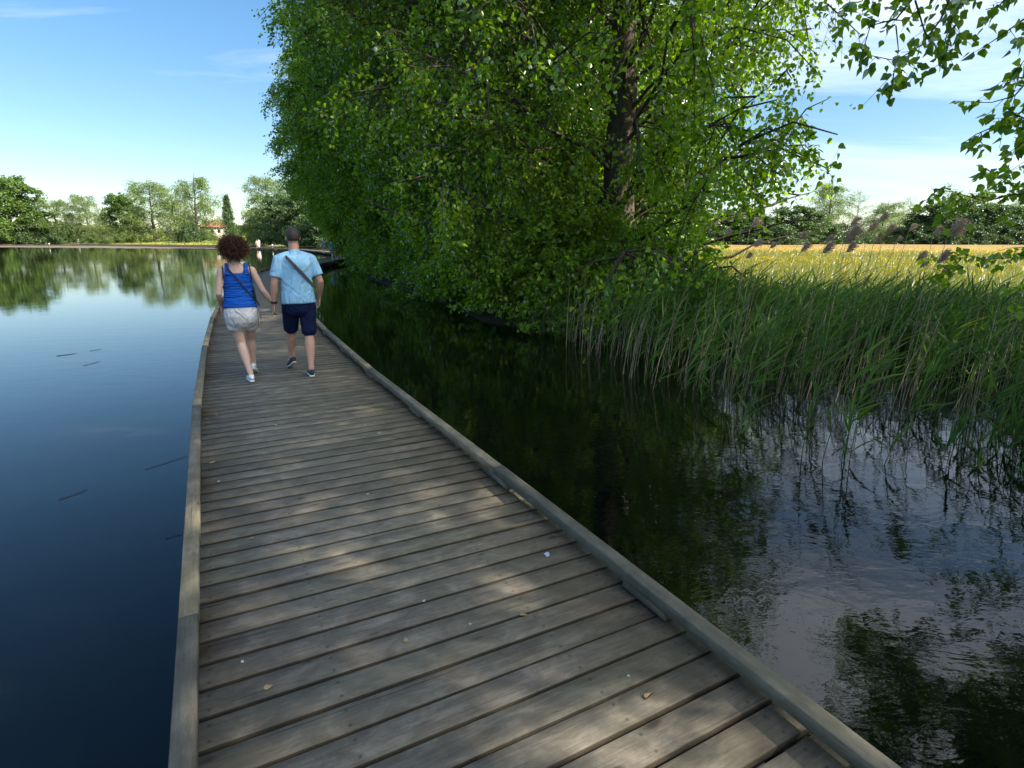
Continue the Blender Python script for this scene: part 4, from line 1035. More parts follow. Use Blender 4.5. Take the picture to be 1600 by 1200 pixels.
def fused(mb, name, mat, parent, vox=None, smooth=6, decim=None):
    """merge overlapping closed forms into one continuous skin"""
    me = mb.mesh(name + '_raw'); o = bpy.data.objects.new('tmp', me); COL.objects.link(o)
    r_ = o.modifiers.new('r', 'REMESH'); r_.mode = 'VOXEL'; r_.voxel_size = vox or VOX[0]
    s_ = o.modifiers.new('s', 'SMOOTH'); s_.iterations = smooth; s_.factor = .5
    dg = bpy.context.evaluated_depsgraph_get(); m2 = bpy.data.meshes.new_from_object(o.evaluated_get(dg))
    bpy.data.objects.remove(o); m2.name = name; m2.materials.clear()
    return link(name, m2, mat, parent, True)

def hand(mb, wrist, d, palm_n, side, curl=.5, sc=1.0, thumb=1):
    """d along the hand, palm_n out of the palm, side towards the thumb"""
    d = Vector(d).normalized(); pn = Vector(palm_n); pn = (pn - d * pn.dot(d)).normalized(); sd = d.cross(pn) * (1 if d.cross(pn).dot(Vector(side)) > 0 else -1)
    w_ = Vector(wrist)
    loft(mb, [(w_, .028 * sc, .021 * sc), (w_ + d * .03 * sc, .034 * sc, .018 * sc), (w_ + d * .065 * sc, .042 * sc, .016 * sc), (w_ + d * .095 * sc, .041 * sc, .014 * sc)], 12, sd)
    for k, (o_, ln) in enumerate(((.031, .072), (.011, .082), (-.010, .076), (-.030, .060))):
        p_ = w_ + d * (.090 - .004 * k) * sc + sd * o_ * sc; dd = d.copy(); pts = [p_]
        for j, f_ in enumerate((.45, .32, .23)):
            a = curl * (.55 + .35 * j) * (1 + .08 * k); dd = (dd * math.cos(a) + pn * math.sin(a)).normalized() if j else (d * math.cos(a * .7) + pn * math.sin(a * .7)).normalized()
            p_ = p_ + dd * ln * f_ * sc; pts.append(p_)
        rr = (.0098, .0092, .0085, .0075); loft(mb, [(q_, rr[j] * sc, rr[j] * sc) for j, q_ in enumerate(pts)], 8, sd)
    t0 = w_ + d * .03 * sc + sd * .026 * sc; t1 = t0 + (d * .55 + sd * .62 + pn * .35).normalized() * .038 * sc; t2 = t1 + (d * .85 + sd * .15 + pn * .5).normalized() * .032 * sc; t3 = t2 + (d * .8 + pn * .6).normalized() * .024 * sc
    loft(mb, [(t0, .015 * sc, .013 * sc), (t1, .0115 * sc, .0115 * sc), (t2, .0105 * sc, .0105 * sc), (t3, .0085 * sc, .0085 * sc)], 8, sd)

def head(mb, c, s, tilt=0.0):
    """face looks along +y"""
    c = Vector(c)
    ellip(mb, c + Vector((0, -.008, .022)) * s, .076 * s, .094 * s, .098 * s)
    loft(mb, [(c + Vector((0, .020, .01)) * s, .066 * s, .070 * s), (c + Vector((0, .030, -.045)) * s, .056 * s, .058 * s), (c + Vector((0, .042, -.088)) * s, .036 * s, .038 * s)], 14)
    loft(mb, [(c + Vector((0, .088, .012)) * s, .009 * s, .009 * s), (c + Vector((0, .105, -.020)) * s, .013 * s, .012 * s), (c + Vector((0, .098, -.030)) * s, .015 * s, .009 * s)], 8)
    loft(mb, [(c + Vector((-.022, .088, -.057)) * s, .007 * s, .006 * s), (c + Vector((.022, .088, -.057)) * s, .007 * s, .006 * s)], 8, (0, 0, 1))
    for q in (-1, 1):
        loft(mb, [(c + Vector((q * .076, -.004, .020)) * s, .006 * s, .018 * s), (c + Vector((q * .083, -.012, .002)) * s, .008 * s, .017 * s), (c + Vector((q * .078, -.004, -.022)) * s, .006 * s, .009 * s)], 8)
        ellip(mb, c + Vector((q * .030, .074, .012)) * s, .013 * s, .011 * s, .010 * s, 10, 6)

def lerp(a, b, t): return Vector(a) * (1 - t) + Vector(b) * t
def limb(mb, a, b, c, ra, rb, rc, bulge=(1.0, 1.06), n=14, inflate=0.0, hint=(1, 0, 0), t_end=2.0, flare=0.0):
    """two-bone limb with muscle bulges: hip-knee-ankle or shoulder-elbow-wrist"""
    pr = [(0, ra), (.3, (ra * .75 + rb * .25) * bulge[0]), (.65, (ra * .35 + rb * .65)), (1.0, rb), (1.22, (rb * .72 + rc * .28) * bulge[1] * 1.06), (1.45, (rb * .62 + rc * .38) * bulge[1]), (1.75, rc * 1.08), (2.0, rc)]
    secs = []
    for t, r_ in pr:
        if t > t_end: break
        p_ = lerp(a, b, t) if t <= 1 else lerp(b, c, t - 1); secs.append((p_, r_ + inflate + flare * t, r_ + inflate + flare * t))
    if pr[-1][0] > t_end:
        # end exactly at t_end
        t = t_end; p_ = lerp(a, b, t) if t <= 1 else lerp(b, c, t - 1)
        rr = float(np.interp(t, [q[0] for q in pr], [q[1] for q in pr])); secs.append((p_, rr + inflate + flare * t, rr + inflate + flare * t))
    loft(mb, secs, n, hint)

def shoe(parent, ank, fwd, pitch, L_, mats, sc=1.0):
    """one shoe with its sole; pitch lifts the heel"""
    f = Vector((fwd[0], fwd[1], 0)).normalized(); up = Vector((0, 0, 1)); q = Quaternion(f.cross(up).normalized(), pitch); f2 = q @ f; u2 = q @ up
    s_ = f2.cross(u2); heel = Vector(ank) - u2 * .075 * sc - f2 * .055 * sc
    def P_(a, b_): return heel + f2 * a * L_ + u2 * b_ * sc
    mb = MB()
    loft(mb, [(P_(.02, .045), .030 * sc, .034 * sc), (P_(.16, .050), .037 * sc, .046 * sc), (P_(.32, .046), .038 * sc, .044 * sc), (P_(.52, .034), .043 * sc, .034 * sc), (P_(.75, .026), .046 * sc, .026 * sc), (P_(.93, .020), .036 * sc, .018 * sc)], 14, s_)
    so = fused(mb, 'shoe', mats[0], parent, .008, 4)
    mb = MB()
    loft(mb, [(P_(-.01, .004), .030 * sc, .012 * sc), (P_(.15, .002), .038 * sc, .014 * sc), (P_(.45, .001), .041 * sc, .013 * sc), (P_(.75, .001), .049 * sc, .013 * sc), (P_(.98, .004), .036 * sc, .012 * sc)], 14, s_)
    fused(mb, 'sole', mats[1], so, .008, 3)
    return so

def strap(parent, name, mat, pts, wid, th=.004, close=True):
    """flat band through surface points (point, outward normal)"""
    mb = MB(); n = len(pts); ring = []
    for i in range(n):
        p_, nn = Vector(pts[i][0]), Vector(pts[i][1]).normalized()
        a = Vector(pts[(i + 1) % n if close else min(i + 1, n - 1)][0]) - Vector(pts[i - 1 if close or i else 0][0]); s_ = a.cross(nn).normalized() * wid / 2
        ring.append((p_ - s_, p_ + s_, p_ + s_ + nn * th, p_ - s_ + nn * th))
    for i in range(n if close else n - 1):
        a = ring[i]; b_ = ring[(i + 1) % n]
        for k in range(4): mb.poly([a[k], a[(k + 1) % 4], b_[(k + 1) % 4], b_[k]])
    return mb.build(name, mat, parent)

def torso_fn(secs):
    z = [s[0] for s in secs]
    def f(zz): return [float(np.interp(zz, z, [s[k] for s in secs])) for k in (1, 2, 3, 4)]   # cx, cy, rx, ry
    return f
def band_points(tf, inflate, top, bot, n=40):
    """closed loop round the torso on a slanted plane from top (over one shoulder) to bot (other hip)"""
    pts = []
    (x0, z0), (x1, z1) = top, bot
    for side in (-1, 1):
        rng = range(n)
        for k in rng:
            t = (k + .5) / n
            if side == 1: t = 1 - t
            x = x0 + (x1 - x0) * t; z = z0 + (z1 - z0) * t
            cx, cy, rx, ry = tf(z); rx += inflate; ry += inflate
            u_ = max(-1, min(1, (x - cx) / rx)); y = ry * math.sqrt(max(0, 1 - u_ * u_))
            nn = Vector((u_ / rx, side * math.sqrt(max(0, 1 - u_ * u_)) / ry + side * 1e-3, .0))
            pts.append(((x, cy + side * y, z), nn))
    return pts
DK, WHT = None, None
M['cap_dark'] = simple('black_webbing', (.018, .018, .022), .7, .2, 200)
M['strap_grey'] = simple('grey_webbing', (.06, .062, .07), .8, .3, 300)
M['hair_auburn'] = simple('auburn_hair', (.078, .028, .014), .6, .3, 200, .3, 0, .5)
M['hair_brown'] = simple('brown_hair', (.050, .034, .028), .6, .8, 500, .4, 0, .35)
M['tank'] = fabric('cobalt_jersey', (.012, .10, .48), (3, 3, 20), .07)
M['shorts_w'] = fabric('pale_grey_cotton', (.62, .60, .62), (9, 5, 5), .055)
M['polo'] = fabric('sky_blue_pique', (.29, .53, .74), (7, 4, 4), .05)
M['navy'] = fabric('navy_cotton', (.008, .013, .05), (7, 5, 5), .05)
M['white_shoe'] = simple('white_canvas', (.72, .74, .76), .7, .3, 90)
M['navy_shoe'] = simple('navy_suede', (.030, .034, .055), .85, .3, 90)
M['rubber'] = simple('white_rubber', (.70, .69, .66), .6)
M['seam'] = simple('grey_seam', (.22, .20, .20), .9)

FW = Vector((-.46, .888, 0)); RZ = math.atan2(.46, .888)
# --- the man
man = empty('person', (-2.655, 7.20, DZ), RZ)
tag(man, 'man in light blue polo shirt and navy shorts holding hands with the woman', 'person')
mt = torso_fn([(.80, .0, -.01, .165, .125), (.92, .0, -.01, .178, .135), (1.02, .0, .0, .170, .13), (1.14, .0, .01, .168, .125), (1.28, .0, .01, .182, .125), (1.38, .0, .0, .192, .122), (1.45, .0, -.005, .180, .10), (1.50, .0, -.01, .115, .075), (1.53, 0, -.005, .068, .062)])
J = dict(sl=(-.188, -.005, 1.435), el=(-.262, -.02, 1.15), wl=(-.285, .035, .905), sr=(.188, -.005, 1.435), er=(.272, -.045, 1.16), wr=(.262, .10, .94),
         hl=(-.095, 0, .90), kl=(-.10, .20, .52), al=(-.10, .33, .155), hr=(.095, 0, .90), kr=(.085, -.06, .49), ar=(.055, -.20, .085))
mb = MB()
loft(mb, [((mt(z)[0], mt(z)[1], z), mt(z)[2] - .02, mt(z)[3] - .02) for z in (.88, .92, 1.02, 1.14, 1.28, 1.38, 1.45, 1.50)], 20)
loft(mb, [((0, -.012, 1.46), .075, .068), ((0, -.006, 1.54), .062, .064), ((0, .006, 1.62), .060, .066)], 14)
head(mb, (0, .02, 1.682), 1.04)
for s in 'lr':
    limb(mb, J['s' + s], J['e' + s], J['w' + s], .050, .043, .027, (1.0, 1.12))
    limb(mb, J['h' + s], J['k' + s], J['a' + s], .092, .056, .036, (1.0, 1.18))
    a_ = Vector(J['a' + s]); fd = Vector((-.14 if s == 'l' else .06, 1, 0)).normalized()
    loft(mb, [(a_, .034, .036), (a_ + Vector((0, -.01, -.03)), .032, .038), (a_ + fd * .08 + Vector((0, 0, -.045)), .036, .026), (a_ + fd * .15 + Vector((0, 0, -.055)), .034, .018)], 12)
hand(mb, J['wl'], (.04, .10, -1), (-1, .1, 0), (0, 1, 0), .75)
hand(mb, J['wr'], (-.05, .22, -1), (-1, -.1, 0), (0, 1, 0), .65)
fused(mb, 'body', M['skin'], man)
mb = MB(); I_ = .016
loft(mb, [((mt(z)[0], mt(z)[1], z), mt(z)[2] + e_, mt(z)[3] + e_) for z, e_ in ((.895, .030), (.97, .026), (1.06, .022), (1.16, .020), (1.28, .014), (1.38, .010), (1.44, .006), (1.485, .012))], 24, round_ends=False)
for s, q in (('l', -1), ('r', 1)):
    loft(mb, [((q * .10, -.005, 1.43), .05, .06), ((q * .15, -.005, 1.435), .064, .070), (J['s' + s], .070, .070), (lerp(J['s' + s], J['e' + s], .3), .070, .068), (lerp(J['s' + s], J['e' + s], .66), .072, .070), (lerp(J['s' + s], J['e' + s], .74), .074, .072)], 16, round_ends=False)
    loft(mb, [((q * .05, -.01, 1.495), .045, .05), ((q * .12, -.008, 1.46), .055, .062), ((q * .17, -.005, 1.44), .065, .068), ((q * .20, -.005, 1.42), .066, .068)], 12, (0, 1, 0))
sh = fused(mb, 'polo_shirt', M['polo'], man, .010, 12)
mb = MB(); loft(mb, [((0, -.012, 1.462), .100, .088), ((0, -.010, 1.49), .083, .078), ((0, -.008, 1.525), .070, .070), ((0, -.006, 1.548), .067, .069)], 18, round_ends=False)
fused(mb, 'collar', M['polo'], sh, .008, 2)
mb = MB()
loft(mb, [((0, -.01, z), mt(z)[2] + e_, mt(z)[3] + e_) for z, e_ in ((.74, -.045), (.765, -.012), (.80, .010), (.86, .014), (.92, .012), (.96, .008))], 22, round_ends=False)
for s in 'lr': 
    limb(mb, J['h' + s], J['k' + s], J['a' + s], .092, .060, .036, inflate=.018, t_end=.90, flare=.010, n=16)
fused(mb, 'shorts', M['navy'], man, .010, 4)
mb = MB(); ellip(mb, (0, .006, 1.715), .0845, .104, .106); 
hr = fused(mb, 'hair', M['hair_brown'], man, .008, 2)
# trim the hair cap: keep what lies above and behind the hairline
bm = bmesh.new(); bm.from_mesh(hr.data)
dl = [f for f in bm.faces if (f.calc_center_median().y > .055 and f.calc_center_median().z < 1.755) or f.calc_center_median().z < 1.655 or (abs(f.calc_center_median().x) > .068 and f.calc_center_median().z < 1.70 and f.calc_center_median().y > -.03)]
bmesh.ops.delete(bm, geom=dl, context='FACES'); bm.to_mesh(hr.data); bm.free()
shoe(man, J['al'], (-.20, 1), -.42, .27, (M['navy_shoe'], M['rubber']))
shoe(man, J['ar'], (.06, 1), 0, .27, (M['navy_shoe'], M['rubber']))
strap(man, 'shoulder_strap', M['strap_grey'], band_points(mt, .027, (-.115, 1.47), (.19, 1.10)), .036)
wv = Vector(J['wl']); ax_ = (Vector(J['wl']) - Vector(J['el'])).normalized()
rgp = []
for k in range(16):
    t = 2 * PI * k / 16; x_ = Vector((1, 0, 0)); x_ = (x_ - ax_ * x_.dot(ax_)).normalized(); y_ = ax_.cross(x_); n_ = x_ * math.cos(t) + y_ * math.sin(t); rgp.append((wv - ax_ * .02 + n_ * .033, n_))
strap(man, 'watch', M['cap_dark'], rgp, .026, .006)

# --- the woman
wm = empty('person', (-3.245, 6.90, DZ), RZ)
tag(wm, 'woman with curly auburn hair, cobalt blue tank top and pale shorts', 'person')
wt = torso_fn([(.72, 0, -.02, .165, .13), (.80, 0, -.02, .180, .14), (.88, 0, -.015, .172, .13), (.98, 0, 0, .158, .115), (1.08, 0, .01, .150, .11), (1.20, 0, .015, .155, .118), (1.29, 0, .005, .158, .105), (1.345, 0, -.005, .150, .08), (1.39, 0, -.01, .09, .06), (1.42, 0, -.008, .055, .052)])
def mw(p_, z=0):   # a point of the man in the woman's own frame
    d = Vector(man.location) - Vector(wm.location); f_ = FW; r_ = Vector((f_.y, -f_.x, 0)); return Vector((d.dot(r_), d.dot(f_), 0)) + Vector(p_)
W_ = dict(sl=(-.158, -.005, 1.325), el=(-.215, -.05, 1.05), wl=(-.205, .12, .90), sr=(.162, -.005, 1.325), er=(.262, -.035, 1.075), wr=(.375, .055, .895),
          hl=(-.085, 0, .80), kl=(-.035, .03, .45), al=(.025, -.185, .085), hr=(.085, 0, .80), kr=(.085, .20, .47), ar=(.085, .26, .125))
mb = MB()
loft(mb, [((0, wt(z)[1], z), wt(z)[2] - .014, wt(z)[3] - .014) for z in (.82, .84, .88, .98, 1.08, 1.20, 1.29, 1.345, 1.385)], 20)
loft(mb, [((0, -.012, 1.35), .062, .055), ((0, -.006, 1.42), .047, .050), ((0, .004, 1.50), .046, .052)], 14)
head(mb, (0, .015, 1.552), .95)
for s in 'lr':
    limb(mb, W_['s' + s], W_['e' + s], W_['w' + s], .047, .035, .023, (1.0, 1.1))
    limb(mb, W_['h' + s], W_['k' + s], W_['a' + s], .088, .052, .033, (1.0, 1.16))
    a_ = Vector(W_['a' + s]); fd = Vector((.02, 1, 0)).normalized()
    loft(mb, [(a_, .030, .032), (a_ + Vector((0, -.01, -.03)), .029, .034), (a_ + fd * .07 + Vector((0, 0, -.045)), .032, .024), (a_ + fd * .13 + Vector((0, 0, -.055)), .030, .016)], 12)
hd = (mw(J['wl']) + Vector((.0, .02, -.085))) - Vector(W_['wr'])
hand(mb, W_['wr'], hd + Vector((-.01, 0, -.03)), (.8, .3, .2), (0, 1, 0), .55, .92)
hand(mb, W_['wl'], (.02, .30, -1), (1, 0, 0), (0, 1, 0), .6, .9)
fused(mb, 'body', M['skin_pale'], wm)
mb = MB()
loft(mb, [((0, wt(z)[1], z), wt(z)[2] + e_, wt(z)[3] + e_) for z, e_ in ((.875, .018), (.95, .014), (1.03, .013), (1.10, .011), (1.20, .009), (1.26, .004), (1.30, -.012), (1.325, -.035))], 24, round_ends=False)
for q in (-1, 1):   # shoulder straps
    loft(mb, [((q * .098, -.075, 1.27), .036, .018), ((q * .100, -.070, 1.325), .028, .014), ((q * .102, -.048, 1.375), .024, .012), ((q * .102, -.004, 1.393), .023, .012), ((q * .098, .045, 1.365), .023, .012), ((q * .092, .085, 1.30), .026, .014)], 12, (1, 0, 0))
fused(mb, 'tank_top', M['tank'], wm, .008, 3)
mb = MB()
loft(mb, [((0, wt(z)[1], z), wt(z)[2] + e_, wt(z)[3] + e_) for z, e_ in ((.645, -.05), (.67, -.02), (.71, .008), (.78, .014), (.84, .012), (.895, .008))], 22, round_ends=False)
for s in 'lr': limb(mb, W_['h' + s], W_['k' + s], W_['a' + s], .088, .056, .033, inflate=.020, t_end=.46, flare=.022, n=16)
so_ = fused(mb, 'shorts', M['shorts_w'], wm, .009, 3)
strap(so_, 'side_stripe', M['seam'], [((.193, -.03, .87), (1, -.2, 0)), ((.206, -.03, .80), (1, -.2, 0)), ((.205, -.01, .72), (1, -.2, 0)), ((.196, .02, .64), (1, -.2, 0))], .022, .004, False)
for q in (-1, 1):
    strap(wm, 'bra_strap', M['cap_dark'], [((q * .143, -.035, 1.375), (q * .3, -.4, .9)), ((q * .143, -.066, 1.33), (q * .3, -1, .2)), ((q * .146, -.083, 1.27), (q * .3, -1, 0)), ((q * .150, -.080, 1.22), (q * .5, -1, 0))], .012, .004, False)
strap(wm, 'shoulder_strap', M['cap_dark'], band_points(wt, .017, (-.105, 1.365), (.168, .96)), .016, .004)
strap(wm, 'strap_end', M['cap_dark'], [((.150, -.075, 1.02), (1, -1, 0)), ((.178, -.065, .96), (1, -1, 0)), ((.205, -.055, .90), (1, -1, 0))], .02, .005, False)
strap(wm, 'strap_tail', M['cap_dark'], [((.158, -.05, 1.12), (1, -.6, 0)), ((.163, -.06, 1.05), (1, -.6, 0)), ((.172, -.06, .98), (1, -.6, 0))], .03, .006, False)
shoe(wm, W_['al'], (-.10, 1), 0, .245, (M['white_shoe'], M['rubber']), .93)
shoe(wm, W_['ar'], (.10, 1), -.45, .245, (M['white_shoe'], M['rubber']), .93)
# big curly hair: a core and thousands of short curled strands
mb = MB(); rh = np.random.default_rng(12); hc = Vector((-.005, -.005, 1.585))
V0 = []; F0 = []
n = 5200; dirs = rnd_unit(rh, n); dirs = dirs[~((dirs[:, 1] > .45) & (dirs[:, 2] < .35))]; n = len(dirs)
rad_ = np.array([.130, .120, .114]); lump = 1 + .07 * np.sin(dirs[:, 0] * 9) * np.cos(dirs[:, 2] * 8 + 1) + .05 * np.sin(dirs[:, 1] * 14 + dirs[:, 2] * 11)
base = np.array(hc) + dirs * rad_ * (rh.uniform(.62, .98, n) * lump)[:, None]
axis = norm(dirs + rnd_unit(rh, n) * .9); sideh = norm(np.cross(axis, rnd_unit(rh, n))); up_ = np.cross(axis, sideh)
rows = []; L2 = rh.uniform(.02, .10, n) ** 1.0; ph = rh.uniform(0, 6.28, n)
for k in range(6):
    t_ = k / 5; ang = ph + t_ * 5.0; cc = base + axis * (L2 * t_)[:, None] + (sideh * np.cos(ang)[:, None] + up_ * np.sin(ang)[:, None]) * .010 + np.array([0, 0, -.25]) * (L2 * t_ ** 2)[:, None]
    wv_ = norm(np.cross(axis, sideh * -np.sin(ang)[:, None] + up_ * np.cos(ang)[:, None])) * (.0032 * (1.1 - t_ * .7)); rows += [cc - wv_, cc + wv_]
Vh = np.stack(rows, 1).reshape(-1, 3); idx = np.array([[2 * i, 2 * i + 1, 2 * i + 3, 2 * i + 2] for i in range(5)]); Fh = ((np.arange(n) * 12)[:, None, None] + idx[None]).reshape(-1, 4)
ellip(mb, hc + Vector((0, -.015, .005)), .105, .080, .092, 24, 16)
vc = np.array(mb.v); lc = [q for f in mb.f for q in f]; cc_ = [len(f) for f in mb.f]
hm = np_mesh('curly_hair', np.concatenate([Vh, vc]), np.concatenate([Fh.ravel(), np.array(lc) + len(Vh)]), np.concatenate([np.full(len(Fh), 4), cc_]))
link('hair', hm, M['hair_auburn'], wm)

# --- people farther along the boardwalk
def walker(loc, rz, h, cols, label, group, pose=0, seed=0, cat='person'):
    r_ = empty('person', loc, rz); tag(r_, label, cat, group); k = h / 1.8; r_.scale = (k, k, k)
    st = .17 * (1 if seed % 2 else -1)
    j = dict(sl=(-.18, 0, 1.43), el=(-.24, -.03, 1.15), wl=(-.23, .10, .92), sr=(.18, 0, 1.43), er=(.24, .02, 1.15), wr=(.23, .14, .93), hl=(-.09, 0, .90), kl=(-.09, st + .04, .50), al=(-.09, st, .09), hr=(.09, 0, .90), kr=(.09, -st + .04, .50), ar=(.09, -st, .09))
    if pose == 1: j['er'] = (.36, .12, 1.30); j['wr'] = (.50, .26, 1.36)
    mb = MB()
    loft(mb, [((0, 0, z), a - .015, b_ - .015) for z, a, b_ in ((.84, .16, .12), (.95, .17, .125), (1.1, .15, .115), (1.3, .175, .12), (1.42, .18, .10), (1.49, .11, .07))], 14)
    loft(mb, [((0, 0, 1.46), .065, .06), ((0, 0, 1.6), .055, .058)], 10); head(mb, (0, .02, 1.682), 1.04)
    for s in 'lr':
        limb(mb, j['s' + s], j['e' + s], j['w' + s], .055, .04, .027, n=10); limb(mb, j['h' + s], j['k' + s], j['a' + s], .09, .055, .036, n=10)
        hand(mb, j['w' + s], (0, .2, -1) if not (pose == 1 and s == 'r') else (.6, .6, .1), (-1 if s == 'r' else 1, 0, 0), (0, 1, 0), .5)
    fused(mb, 'body', M['skin_pale'], r_, .016, 3)
    mb = MB()
    loft(mb, [((0, 0, z), a, b_) for z, a, b_ in ((.90, .195, .15), (1.0, .19, .148), (1.12, .18, .14), (1.3, .192, .138), (1.42, .188, .115), (1.48, .125, .09))], 16, round_ends=False)
    for s in 'lr': loft(mb, [(j['s' + s], .07, .07), (lerp(j['s' + s], j['e' + s], .65), .068, .068)], 12)
    fused(mb, 'shirt', cols[0], r_, .018, 2)
    mb = MB(); loft(mb, [((0, 0, .82), .18, .14), ((0, 0, .96), .185, .14)], 14, round_ends=False)
    for s in 'lr': limb(mb, j['h' + s], j['k' + s], j['a' + s], .09, .06, .036, inflate=.02, t_end=.85 if len(cols) < 4 else 1.8, n=12)
    fused(mb, 'shorts' if len(cols) < 4 else 'trousers', cols[1], r_, .018, 2)
    mb = MB(); ellip(mb, (0, -.006, 1.715), .09, .108, .108, 14, 8); fused(mb, 'hair', cols[2], r_, .018, 1)
    for s in 'lr': shoe(r_, j['a' + s], (0, 1), 0, .26, (M['white_shoe'], M['rubber']))
    return r_
M['c_white'] = simple('white_cotton', (.75, .72, .68), .9); M['c_peach'] = simple('peach_cotton', (.62, .33, .20), .9); M['c_blue'] = simple('pale_blue_denim', (.18, .34, .58), .9); M['c_mint'] = simple('mint_cotton', (.38, .55, .42), .9)
M['c_purple'] = simple('blue_check', (.16, .18, .48), .9, var=.7, bscale=40); M['c_black'] = simple('black_cotton', (.02, .02, .024), .9); M['c_khaki'] = simple('khaki_cotton', (.28, .22, .13), .9); M['c_grey'] = simple('grey_cotton', (.22, .22, .24), .9); M['c_brown'] = simple('fair_hair', (.16, .10, .05), .8)
gg = 'people standing at the bend of the boardwalk'
def deckpt(px, py, z=DZ):
    """point on the deck seen at photo pixel"""
    d = at(px, py, 10) - Vector((0, 0, CAMZ)); t = (z - CAMZ) / d.z; return Vector((0, 0, CAMZ)) + d * t
def put(px, py, *a, **k): q = deckpt(px, py); return walker((q.x, q.y, DZ), *a, **k)
put(519.5, 406.3, R(-5), 1.72, (M['c_blue'], M['c_grey'], M['hair_brown']), 'tall person in a pale blue shirt, leftmost of the group at the bend', gg, seed=1)
put(526.5, 405.6, R(20), 1.42, (M['c_mint'], M['c_khaki'], M['c_brown']), 'shorter person in mint green top beside the pale blue shirt', gg, seed=2)
put(530.5, 404.2, R(100), 1.30, (M['c_white'], M['c_khaki'], M['hair_brown']), 'small person in a whitish top close to the leaves at the bend', gg, seed=3)
put(534.0, 404.0, R(-40), 1.60, (M['c_black'], M['c_black'], M['hair_brown']), 'person dressed in black with one arm raised, half hidden by leaves', gg, pose=1, seed=4)
put(506.5, 395.2, R(150), 1.62, (M['c_purple'], M['c_grey'], M['hair_brown']), 'lone person in a blue patterned top walking beyond the bend', gg, seed=5)
gf = 'two people walking on the far boardwalk'
put(405.2, 387.2, R(200), 1.72, (M['c_white'], M['c_white'], M['c_brown'], 1), 'far walker in white, right one of the two on the distant boardwalk', gf, seed=6)
put(401.9, 387.0, R(200), 1.58, (M['c_peach'], M['c_peach'], M['hair_brown']), 'far walker in peach clothes, left one of the two on the distant boardwalk', gf, seed=7)
q = at(122.5, 376, 208); q.z = float(ground_z([[q.x, q.y]])[0])
walker((q.x, q.y, q.z + .1), R(150), 1.75, (M['c_white'], M['c_white'], M['c_brown'], 1), 'tiny figure dressed in white standing on the landing of the far shore', None, seed=8)

# ------------------------------------------------------------------ small things
# red-roofed house beyond the trees
M['plaster'] = simple('cream_plaster', (.55, .50, .44), .9, .2, 3); M['tile'] = simple('red_tiles', (.30, .11, .09), .8, .6, 8); M['dark_glass'] = simple('dark_glass', (.02, .025, .03), .2, 0, 5, .5)
q = at(337, 376, 236); hz = float(ground_z([[q.x, q.y]])[0]); hs = empty('house', (q.x, q.y, hz), R(12))
tag(hs, 'low pale house with a red tiled roof, half hidden by trees', 'house')
tz = at(337, 344.5, 236).z - hz; wz = tz * .66
mb = MB(); mb.box((0, 0, wz / 2), (4.3, 0, 0), (0, 3.4, 0), (0, 0, wz / 2)); mb.build('wall', M['plaster'], hs)
mb = MB(); ez = wz + .02
for s_ in (-1, 1): mb.poly([(-4.9, s_ * 4.0, ez - .25), (4.9, s_ * 4.0, ez - .25), (3.2, 0, tz), (-3.2, 0, tz)])
for s_ in (-1, 1): mb.poly([(s_ * 4.9, -4.0, ez - .25), (s_ * 4.9, 4.0, ez - .25), (s_ * 3.2, 0, tz)])
mb.poly([(-4.9, -4, ez - .26), (4.9, -4, ez - .26), (4.9, 4, ez - .26), (-4.9, 4, ez - .26)]); rf = mb.build('roof', M['tile'], hs)
mb = MB(); mb.box((1.4, .8, tz + .1), (.3, 0, 0), (0, .3, 0), (0, 0, .6)); mb.build('chimney', M['plaster'], rf)
for x_ in (-2.4, .2, 2.6):
    mb = MB(); mb.box((x_, -3.42, wz * .62), (.5, 0, 0), (0, .04, 0), (0, 0, .6)); mb.build('window', M['dark_glass'], hs)
# landing on the far shore
q = at(126, 380, 203); ld_ = empty('landing', (q.x, q.y, 0), R(20)); tag(ld_, 'small pale wooden landing at the water below the white figure', 'landing')
mb = MB(); mb.box((0, 0, .50), (3.4, 0, 0), (0, 2.6, 0), (0, 0, .05)); mb.build('deck', M['rail'], ld_)
for x_ in (-3, 0, 3):
    mb = MB(); mb.tube([(x_, -2.5, -1), (x_, -2.5, .45)], .1, 6); mb.build('post', M['post'], ld_)
# posts in the lake
def marker(px, py, Yd, h, label):
    q = at(px, py, Yd); o_ = empty('mooring_post', (q.x, q.y, 0)); tag(o_, label, 'post')
    mb = MB(); mb.tube([(0, 0, -1.2), (0, 0, h)], .09, 8); mb.build('post_shaft', M['post'], o_, True)
    mb = MB(); mb.tube([(0, 0, h - .02), (0, 0, h + .25)], [.13, .12], 10); mb.build('cap', M['rubber'], o_, True)
marker(77.5, 386.5, 150, .75, 'lone thin post with a white cap in the water near the left shore')
marker(426, 388, 116, .75, 'lone short post with a white cap beside the far boardwalk')
